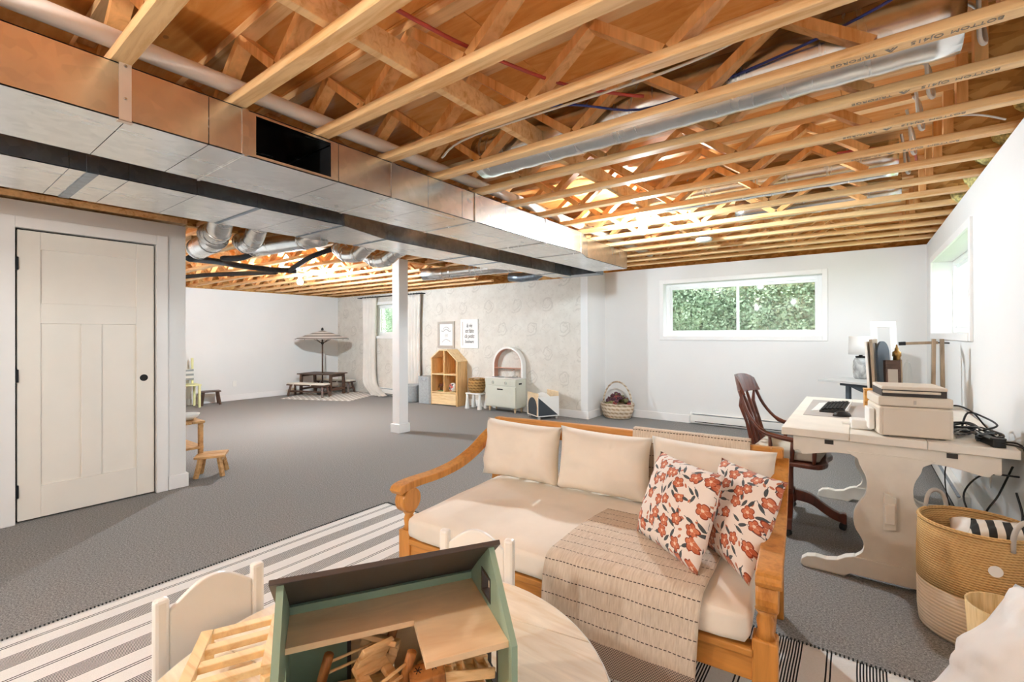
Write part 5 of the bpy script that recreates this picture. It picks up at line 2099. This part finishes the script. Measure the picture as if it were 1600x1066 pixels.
f1, s1, w, h = framed_print(-6.525, -6.08, 1.040, 1.545, 'leather', 'grey framed line drawing on the wallpaper')
ln = MB()
ln.tube(smooth_pts([(-.13, -.0105, .33), (-.08, -.0105, .315), (-.03, -.0105, .345), (.03, -.0105, .345), (.08, -.0105, .315), (.13, -.0105, .33)], 5), .004, 4)
ln.tube([(.075 * cos(a), -.0105, .345 + .055 * sin(a)) for a in [pi * i / 12 for i in range(13)]], .003, 4)
for z in (.255, .235, .215):
    ln.tube([(-.04, -.0105, z), (.045, -.0105, z + .004)], .0018, 4)
ln.tube(smooth_pts([(-.11, -.0105, .11), (-.05, -.0105, .15), (0, -.0105, .165), (.06, -.0105, .145), (.11, -.0105, .12)], 4), .0025, 4)
o = ln.build('line_drawing', 'ink', s1)
o['kind'] = 'stuff'
f2, s2, w, h = framed_print(-5.916, -5.492, 1.045, 1.575, 'trim', 'white framed poster with brush lettering on the wallpaper')
for i, tx in enumerate(('la vie', 'est faite', 'de petits', 'bonheurs')):
    me = text_mesh(tx, .105 if i != 3 else .085, shear=.25, space=.92)
    o = link('brush_lettering', me, 'ink', s2)
    o['kind'] = 'stuff'
    o.rotation_euler = (pi / 2, 0, 0)
    o.scale = (.72, 1, 1)
    o.location = (-.004, -.0115, .415 - i * .098)

# grey bin and hamper
gb = thing('round_grey_bin', 'low grey ribbed bin beside the felt hamper', 'bin', (-6.93, 6.01, 0))
gp = [(.0, .003), (.15, .003)]
for k in range(9):
    gp += [(.155 + .002 * k, .02 + .035 * k), (.165 + .002 * k, .03 + .035 * k)]
gp += [(.178, .33), (.168, .33), (.15, .03), (0, .02)]
MB().lathe(gp, 24).build('bin_wall', 'hamper', gb, smooth=True)
hp_ = thing('felt_hamper', 'tall grey felt laundry hamper beside the wooden house shelf', 'hamper', (-6.57, 6.10, 0), radians(6))
hpv = []
hm = MB()
prof = []
for j in range(7):
    z = .505 * j / 6
    k = 1 + .03 * sin(pi * j / 6)
    prof.append([(sx * .16 * k, sy * .12 * k, z) for sx, sy in ((-1, -.7), (-.7, -1), (.7, -1), (1, -.7), (1, .7), (.7, 1), (-.7, 1), (-1, .7))])
for row in prof:
    hm.v += row
for j in range(6):
    for k in range(8):
        l = (k + 1) % 8
        hm.f.append((j * 8 + k, j * 8 + l, j * 8 + 8 + l, j * 8 + 8 + k))
hm.f.append(tuple(range(7, -1, -1)))
o = hm.build('hamper_body', 'hamper', hp_, smooth=False)
solidify(o, .006, -1)
MB().tube([(-.06, -.126, .47), (-.04, -.132, .43), (.04, -.132, .43), (.06, -.126, .47)], .006, 6).build('hamper_handle', 'hamper', hp_, smooth=True)
MB().bb(-.15, .15, -.11, .11, .495, .507).build('hamper_lid', 'hamper', hp_, bevel=.004)

# wooden house shelf
hs_ = thing('house_shelf', 'house shaped pine toy shelf with four cubbies and a drawer', 'shelf', (-6.357, 5.976, 0), atan2(.061, .601))
W_, D_ = .604, .30
zL, zA, zR, xA = .856, 1.0, .80, .36
side_t = .022
MB().bb(0, side_t, 0, D_, 0, zL).build('side_panel', 'pinev', hs_, bevel=.002)
MB().bb(W_ - side_t, W_, 0, D_, 0, zR).build('side_panel', 'pinev', hs_, bevel=.002)
nbo = 5
for k in range(nbo):
    y0, y1 = D_ * k / nbo, D_ * (k + 1) / nbo - .0015
    MB().bb(W_ + .0005, W_ + .010, y0, y1, .0, zR + .004).build('side_plank', 'pinev', hs_, bevel=.0015, seg=1)
    for (xa, za, xb, zb) in ((-.012, zL - .012, xA - .17, zA), (xA - .17, zA, xA + .02, zA), (xA + .02, zA, W_ + .014, zR - .006)):
        MB().beam((xa, (y0 + y1) / 2, za + .01), (xb, (y0 + y1) / 2, zb + .01), y1 - y0, .020, up=(0, 0, 1)).build('roof_plank', 'pine', hs_, bevel=.0015, seg=1)
MB().bb(W_ / 2 - .011, W_ / 2 + .011, .004, D_, .25, zA - .005).build('divider', 'pinev', hs_, bevel=.002)
for z in (.225, .555):
    MB().bb(side_t, W_ - side_t, .002, D_, z, z + .022).build('shelf_board', 'pine', hs_, bevel=.002)
bp = [(0, 0), (W_, 0), (W_, zR), (xA + .02, zA), (xA - .17, zA), (0, zL)]
MB().prism(bp, 'y', D_, D_ + .006).build('back_board', 'pinev', hs_)
dr_ = MB().bb(side_t + .003, W_ - side_t - .003, -.006, .014, .018, .218).build('drawer_front', 'pine', hs_, bevel=.002)
hsm = Matrix.Rotation(atan2(.061, .601), 4, 'Z')


def hpt(x, y, z):
    v = hsm @ Vector((x, y, z))
    return (-6.357 + v.x, 5.976 + v.y, v.z)


tr_ = thing('toy_animal', 'dark toy horse standing in the left cubby of the house shelf', 'toy', hpt(.16, .12, .2475))
MB().lathe([(.0, .0), (.07, .0), (.07, .01), (.0, .01)], 14).build('green_base', 'lawn', tr_)
an = MB()
an.tube(smooth_pts([(-.055, 0, .10), (-.02, 0, .11), (.03, 0, .10), (.06, 0, .15), (.075, 0, .20), (.10, 0, .19)], 4), [.028] * 8 + [.03] * 5 + [.026, .024, .022, .02, .018, .016, .014, .012], 8)
an.build('body', 'mahog', tr_, smooth=True)
for x in (-.045, -.03, .03, .045):
    MB().tube([(x, .014 * (1 if x in (-.03, .045) else -1), .10), (x, .014, .01)], .008, 6).build('leg', 'walnut', tr_)
MB().tube([(-.07, 0, .11), (-.085, 0, .06)], .006, 6).build('tail', 'black', tr_)
bal = thing('toy_ball', 'white ball with red and black patches in the right cubby', 'ball', hpt(.45, .09, .2475))
MB().sphere((0, 0, .085), .084, 20, 14).build('ball_shell', 'white', bal, smooth=True)
for (a, e, mt, rr_) in ((-100, 30, 'red', .035), (-70, 10, 'red', .030), (-95, -5, 'black', .022), (-60, 38, 'black', .02), (-120, 5, 'amber', .022), (-85, -30, 'red', .02)):
    d = Vector((cos(radians(a)) * cos(radians(e)), sin(radians(a)) * cos(radians(e)), sin(radians(e))))
    u = d.cross(Vector((0, 0, 1))).normalized()
    v = u.cross(d)
    mb = MB()
    pts = [Vector((0, 0, .085)) + (d * .084 + (u * cos(q * pi / 5) + v * sin(q * pi / 5)) * rr_ * (1 + .25 * ((q * 7) % 3 - 1))).normalized() * .0855 for q in range(10)]
    mb.add([tuple(p) for p in pts] + [tuple(Vector((0, 0, .085)) + d * .0862)], [(q, (q + 1) % 10, 10) for q in range(10)])
    mb.build('painted_patch', mt, bal)
bk2 = MB().bb(-.015, .015, -.07, .07, 0, .19).build('picture_book', 'amber', bevel=.002)
bk2.location = hpt(.545, .16, .578)
tag(bk2, 'thin amber book upright in the upper right cubby', 'book')

# white stool with seagrass basket
so_ = thing('white_step_stool', 'white plastic child stool with flared legs under the seagrass basket', 'stool', (-5.36, 6.12, 0), radians(4))
MB().bb(-.165, .165, -.12, .12, .255, .28).build('seat', 'white', so_, bevel=.01)
for sx in (-1, 1):
    for sy in (-1, 1):
        MB().lathe([(.042, .0), (.045, .01), (.024, .15), (.02, .255)], 14, (sx * .135, sy * .095, 0)).build('leg', 'white', so_, smooth=True)
sg = thing('seagrass_basket', 'round seagrass basket standing on the white stool', 'basket', (-5.36, 6.12, .2805))
MB().lathe([(0, .002), (.11, .002), (.135, .03), (.155, .11), (.150, .19), (.142, .235), (.132, .235), (.14, .18), (.12, .03), (0, .015)], 28).build('basket_wall', 'seagrass', sg, smooth=True)
rp = [(.14 * cos(2 * pi * i / 28), .14 * sin(2 * pi * i / 28), .238) for i in range(28)]
MB().tube(rp, .009, 6, closed=True).build('basket_rim', 'seagrass', sg, smooth=True)
MB().sphere((.0, .0, .20), .09, 12, 8, (1.2, 1.1, .5)).build('basket_content', 'leather', sg, smooth=True)

# toy kitchen
kt = thing('toy_kitchen', 'pale sage toy kitchen with an arched back and wooden feet', 'toy kitchen', (-5.095, 6.04, 0))
KW, KD = .655, .275
MB().bb(0, KW, 0, KD, .085, .56).build('cabinet_body', 'kitchen', kt, bevel=.006)
MB().bb(.012, KW - .012, -.010, 0, .445, .545).build('control_panel', 'kitchen', kt, bevel=.003)
dr2 = MB().bb(.012, KW - .012, -.012, 0, .105, .432).build('oven_door', 'kitchen', kt, bevel=.003)
MB().bb(KW * .5 - .06, KW * .5 + .06, -.016, -.011, .375, .395).build('slot_handle', 'gap', dr2)
MB().bb(KW * .12, KW * .88, -.0135, -.0115, .14, .36).build('door_field', 'kitchen', dr2, bevel=.001)
for x in (.17, .44):
    kn = MB().tube([(x, -.010, .495), (x, -.028, .495)], .026, 16).build('knob', 'kitchen', kt, bevel=.003)
    MB().bb(x - .005, x + .005, -.034, -.028, .475, .515).build('knob_grip', 'leather', kn)
MB().bb(-.006, KW + .006, -.012, KD + .004, .56, .575).build('counter_top', 'white', kt, bevel=.003)
for x in (.13, .27):
    MB().tube([(x, .10, .575), (x, .10, .579)], .05, 18).build('hob_ring', 'galv2', kt)
MB().bb(.37, .56, .05, .19, .5755, .579).build('sink_basin', 'hamper', kt, bevel=.004)
MB().tube(smooth_pts([(.465, .22, .575), (.465, .22, .68), (.465, .20, .70), (.465, .15, .69), (.465, .14, .66)], 4), .009, 8).build('tap', 'galv', kt, smooth=True)
for x in (.425, .51):
    MB().tube([(x, .22, .575), (x, .22, .60)], .012, 10).build('tap_knob', 'galv', kt)
MB().bb(KW, KW + .002, .07, .15, .47, .495).build('side_slot', 'gap', kt)
for x in (.06, KW - .06):
    for y in (.05, KD - .05):
        MB().lathe([(.014, 0), (.022, .085)], 10, (x, y, 0)).build('foot', 'birch', kt, smooth=True)
# arch
def arch(r0, r1, xc, zc, base):
    a = arc(xc, zc, r1, 0, 180, 24)
    b = arc(xc, zc, r0, 180, 0, 24)
    return [(xc + r1, base)] + a + [(xc - r1, base), (xc - r0, base)] + b + [(xc + r0, base)]


MB().prism(arch(.285, .318, KW / 2 + .01, .77, .575), 'y', KD - .10, KD).build('arch_frame', 'white', kt, bevel=.002)
MB().prism(arch(.279, .2848, KW / 2 + .01, .77, .575), 'y', KD - .098, KD - .002).build('arch_lining', 'pinkwood', kt)
MB().bb(KW / 2 - .27, KW / 2 + .29, KD - .09, KD - .01, .715, .729).build('arch_shelf', 'pinkwood', kt, bevel=.002)

# rolling toy cart
ct = thing('toy_cart', 'rolling book cart with a black arch and black diagonal side', 'cart', (-3.855, 5.80, .0))
ct.rotation_euler = (0, 0, atan2(.336, .185))
# local x runs along the right hand face, local y along the left hand face
CL, CW, z0, z1 = .36, .37, .06, .37
MB().bb(0, CL, 0, .012, z0, z1 - .02).build('long_side', 'white', ct, bevel=.002)
MB().prism([(.003, z0 + .004), (CL - .02, z0 + .004), (.003, z1 - .03)], 'y', -.002, 0).build('black_triangle', 'navy', ct)
MB().bb(0, CL, CW - .012, CW, z0, z1 - .02).build('long_side', 'white', ct, bevel=.002)
for x, top_ in ((0, z1 + .03), (CL - .012, z1 + .05)):
    pl = [(0.0125, z0), (CW - .0125, z0)]
    n = 10
    pts = []
    for k in range(n * 2 + 1):
        y = CW - .0125 - (CW - .025) * k / (n * 2)
        pts.append((y, top_ - (.012 if k % 2 else 0)))
    MB().prism(pl + pts, 'x', x, x + .012).build('scalloped_end', 'birch', ct)
MB().prism([(.05, z0 + .004), (CW - .04, z0 + .004)] + arc(CW / 2 + .005, z0 + .12, .147, 0, 180, 16), 'x', -.002, 0).build('black_arch', 'navy', ct)
MB().bb(.012, CL - .012, .012, CW - .012, z0, z0 + .012).build('bottom', 'white', ct)
MB().bb(-.004, CL + .002, -.004, CW + .002, z0 - .012, z0).build('base_rim', 'white', ct, bevel=.002)
for x in (.03, CL - .03):
    for y in (.03, CW - .03):
        MB().tube([(x, y - .009, .022), (x, y + .009, .022)], .022, 12).build('caster_wheel', 'leather', ct)
rb = thing('round_white_board', 'round white board standing inside the toy cart', 'toy', (-3.93, 6.02, .0735))
rb.rotation_euler = (0, 0, radians(20))
MB().prism(arc(0, .16, .16, 0, 360, 28)[:-1], 'y', 0, .015).build('disc', 'paper', rb, bevel=.003)

# wicker basket with dried flowers
wb = thing('wicker_basket', 'whitewashed wicker basket with a tall hoop handle by the office wall', 'basket', (-2.985, 6.70, 0))
MB().lathe([(0, .004), (.19, .004), (.215, .03), (.245, .12), (.262, .21), (.250, .21), (.232, .12), (.2, .03), (0, .02)], 32, sy=.78).build('basket_wall', 'wicker', wb, smooth=True)
for k in range(3):
    rp = [(.258 * cos(2 * pi * i / 32), .258 * .78 * sin(2 * pi * i / 32), .205 + k * .012 + .006 * sin(i * pi / 2 + k)) for i in range(32)]
    MB().tube(rp, .009, 6, closed=True).build('braided_rim', 'wicker', wb, smooth=True)
MB().tube([(.235 * cos(pi * i / 20), 0, .20 + .36 * sin(pi * i / 20)) for i in range(21)], .013, 8).build('hoop_handle', 'wicker', wb, smooth=True)
rnd = random.Random(21)
fl = MB()
mats = ('D', 'E')
flo = thing('dried_flowers', 'dried red and green flowers heaped in the wicker basket', 'flowers', (-2.985, 6.70, .20), kind='stuff')
groups = {'dark_blooms': MB(), 'red_blooms': MB(), 'green_blooms': MB()}
for i in range(58):
    a = rnd.uniform(0, 2 * pi)
    r_ = .20 * sqrt(rnd.random())
    x, y = r_ * cos(a), r_ * sin(a) * .7
    z = .02 + (.20 - r_) * .65 + rnd.uniform(-.01, .04)
    k = rnd.choice(list(groups))
    s = rnd.uniform(.022, .042)
    groups[k].sphere((x, y, z), s, 7, 5, (1, 1, .8))
    for q in range(4):
        t = rnd.uniform(0, 2 * pi)
        groups[k].sphere((x + s * .8 * cos(t), y + s * .8 * sin(t), z + rnd.uniform(0, s * .7)), s * .5, 6, 4)
M['bloomd'] = paint('plum_bloom', '5A3A44', .9, var=.3, vscale=40)
M['bloomr'] = paint('red_bloom', '8E4A44', .9, var=.3, vscale=40)
M['bloomg'] = paint('olive_bloom', '76744E', .9, var=.3, vscale=40)
for k, mm in (('dark_blooms', 'bloomd'), ('red_blooms', 'bloomr'), ('green_blooms', 'bloomg')):
    o = groups[k].build(k, mm, flo, smooth=True)
    o['kind'] = 'stuff'

# ------------------------------------------------------------------ picnic set by the long wall
PC_ = (-9.33, 5.58)
PAg = radians(19)
mt_ = MB().bb(-.75, .82, -.62, .62, 0, .008).build('diamond_mat', 'mat', bevel=.002)
mt_.location = (-8.95, 5.55, .0005)
mt_.rotation_euler = (0, 0, radians(24))
tag(mt_, 'cream diamond patterned mat under the picnic table', 'mat')
pt = thing('kids_picnic_table', 'dark brown child picnic table with a parasol hole', 'table', (PC_[0], PC_[1], .014), PAg)
for k in range(5):
    y = -.22 + k * .11
    for xa, xb in (((-.44, -.03), (.03, .44)) if k == 2 else ((-.44, .44),)):
        MB().bb(xa, xb, y - .052, y + .052, .435, .455).build('top_slat', 'walnut', pt, bevel=.003)
for sx in (-1, 1):
    for sy in (-1, 1):
        MB().beam((sx * .38, sy * .22, 0), (sx * .38, sy * .20, .435), .05, .05).build('leg', 'walnut', pt, bevel=.003)
    MB().bb(sx * .38 - .02, sx * .38 + .02, -.2, .2, .385, .43).build('top_brace', 'walnut', pt)
MB().bb(-.38, .38, .13, .16, .10, .14).build('stretcher', 'walnut', pt)
for sx in (-1, 1):
    MB().bb(sx * .38 - .02, sx * .38 + .02, -.21, .21, .10, .14).build('foot_rail', 'walnut', pt)


def bench(off, label):
    v = RZ(PAg) @ Vector((0, off, 0))
    b = thing('picnic_bench', label, 'bench', (PC_[0] + v.x, PC_[1] + v.y, .014), PAg, 'benches of the picnic set')
    for y in (-.055, .055):
        MB().bb(-.48, .48, y - .05, y + .05, .225, .245).build('seat_slat', 'walnut', b, bevel=.003)
    for sx in (-1, 1):
        for sy in (-1, 1):
            MB().beam((sx * .44, sy * .11, 0), (sx * .40, sy * .06, .225), .04, .04).build('leg', 'walnut', b, bevel=.003)
        MB().bb(sx * .42 - .015, sx * .42 + .015, -.09, .09, .08, .11).build('cross_rail', 'walnut', b)
    MB().bb(-.41, .41, -.015, .015, .08, .11).build('stretcher', 'walnut', b)
    link('seat_pad', rounded_box_mesh('seat_pad', -.47, .47, -.10, .10, .247, .277, .004, 10), 'cream', b)
    for x in (-.30, .14):
        MB().bb(x - .012, x + .012, -.106, .106, .222, .280).build('pad_tie', 'curtain', b)
    return b


bench(-.42, 'dark child bench with a cream pad in front of the picnic table')
bench(.40, 'dark child bench with a cream pad behind the picnic table')
um = thing('kids_parasol', 'small striped parasol standing in the picnic table', 'parasol', (PC_[0], PC_[1], .014), PAg)
MB().tube([(0, 0, .0), (0, 0, 1.38)], .016, 10).build('pole', 'walnut', um, smooth=True)
MB().lathe([(.0, 1.36), (.02, 1.38), (.028, 1.40), (.018, 1.43), (.0, 1.445)], 10).build('finial', 'black', um, smooth=True)
MB().lathe([(.12, .0), (.12, .02), (.03, .04), (.03, .1)], 14).build('stand', 'black', um)
cp = MB()
NS = 8
RU = .56
rows_ = []
for (r, z) in ((.0, 1.380), (.18, 1.325), (.38, 1.255), (RU, 1.19)):
    rows_.append([(r * cos(2 * pi * k / NS), r * sin(2 * pi * k / NS), z) for k in range(NS)])
for rw in rows_:
    cp.v += rw
for j in range(len(rows_) - 1):
    for k in range(NS):
        l = (k + 1) % NS
        cp.f.append((j * NS + k, j * NS + l, (j + 1) * NS + l, (j + 1) * NS + k))
o = cp.build('canopy', 'parasol', um)
solidify(o, .003)
for k in range(NS):
    a = 2 * pi * k / NS
    MB().tube([(0.02 * cos(a), .02 * sin(a), 1.345), (RU * .97 * cos(a), RU * .97 * sin(a), 1.184)], .006, 5).build('rib', 'walnut', um)
    MB().tube([(.02 * cos(a), .02 * sin(a), 1.10), (.30 * cos(a), .30 * sin(a), 1.26)], .005, 5).build('strut', 'walnut', um)
MB().lathe([(.022, 1.08), (.03, 1.09), (.03, 1.12), (.022, 1.13)], 10).build('runner', 'black', um)


def small_stool(loc, rz, w, d, h, mat, label, name='wooden_stool', splay=.03, gap=True):
    s = thing(name, label, 'stool', loc, rz)
    if gap:
        for sy in (-1, 1):
            MB().bb(-w / 2, w / 2, (.004 if sy > 0 else -d / 2), (d / 2 if sy > 0 else -.004), h - .022, h).build('seat_board', mat, s, bevel=.003)
    else:
        MB().bb(-w / 2, w / 2, -d / 2, d / 2, h - .022, h).build('seat_board', mat, s, bevel=.003)
    for sx in (-1, 1):
        for sy in (-1, 1):
            MB().beam((sx * (w / 2 - .015), sy * (d / 2 - .01 + splay * .3), 0), (sx * (w / 2 - .03 - splay * .6), sy * (d / 2 - .035), h - .022), .030, .034).build('leg', mat, s, bevel=.003)
        MB().bb(sx * (w / 2 - .034) - .010, sx * (w / 2 - .034) + .010, -d / 2 + .02, d / 2 - .02, h - .062, h - .022).build('apron', mat, s, bevel=.002)
    return s


small_stool((-9.68, 3.53, 0), radians(78), .32, .22, .26, 'walnut', 'small dark wooden stool against the long white wall')
small_stool((-4.835, 1.775, 0), radians(60), .24, .23, .195, 'oakstool', 'small oak step stool at the closet corner')
# oak play table at the closet corner
ot = thing('oak_play_table', 'oak toy table half hidden behind the closet corner', 'table', (-5.13, 1.645, 0), radians(0))
MB().bb(-.36, .23, -.11, -.006, .478, .50).build('top_board', 'oakstool', ot, bevel=.004)
MB().bb(-.36, .23, -.002, .10, .478, .50).build('top_board', 'oakstool', ot, bevel=.004)
for x in (-.30, .19):
    for y in (-.085, .075):
        MB().bb(x - .018, x + .018, y - .018, y + .018, 0, .478).build('leg', 'oakstool', ot, bevel=.003)
for z in (.24,):
    MB().bb(-.31, .21, -.10, .095, z, z + .022).build('lower_shelf', 'oakstool', ot, bevel=.003)
MB().tube([(.225, .06, .452), (.25, .06, .452)], .02, 14).build('round_peg', 'oakstool', ot)
hw_ = thing('white_bowl', 'white rounded bowl on the oak toy table', 'bowl', (-5.05, 1.645, .5005))
MB().lathe([(0, .004), (.05, .004), (.09, .03), (.105, .06), (.097, .06), (.08, .03), (0, .015)], 20).build('bowl_wall', 'white', hw_, smooth=True)
# yellow child chair by the far wall
M['yellow'] = paint('pale_yellow_paint', 'E3E0A6', .5, var=.02)
M['greyst'] = mat_stripe('grey_striped_cloth', 2, .08, .45, 'DAD8D2', '8F9292')
yc_ = thing('yellow_child_chair', 'pale yellow child chair with a striped cloth on its back', 'chair', (-9.62, 3.16, 0), radians(-4))
MB().bb(-.18, .17, -.17, .16, .392, .415).build('seat', 'yellow', yc_, bevel=.004)
for x in (-.16, .15):
    for y in (-.15, .13):
        MB().bb(x - .018, x + .018, y - .018, y + .018, 0, .392).build('leg', 'yellow', yc_, bevel=.003)
for y in (-.15, .10):
    MB().bb(-.178, -.144, y - .018, y + .018, .415, .88).build('back_post', 'yellow', yc_, bevel=.004)
MB().bb(-.172, -.15, -.135, .085, .56, .64).build('back_slat', 'yellow', yc_)
MB().bb(-.145, -.12, -.16, .115, .48, .68).build('striped_cloth', 'greyst', yc_, bevel=.006)
MB().bb(-.16, .15, -.145, -.135, .15, .18).build('stretcher', 'yellow', yc_)
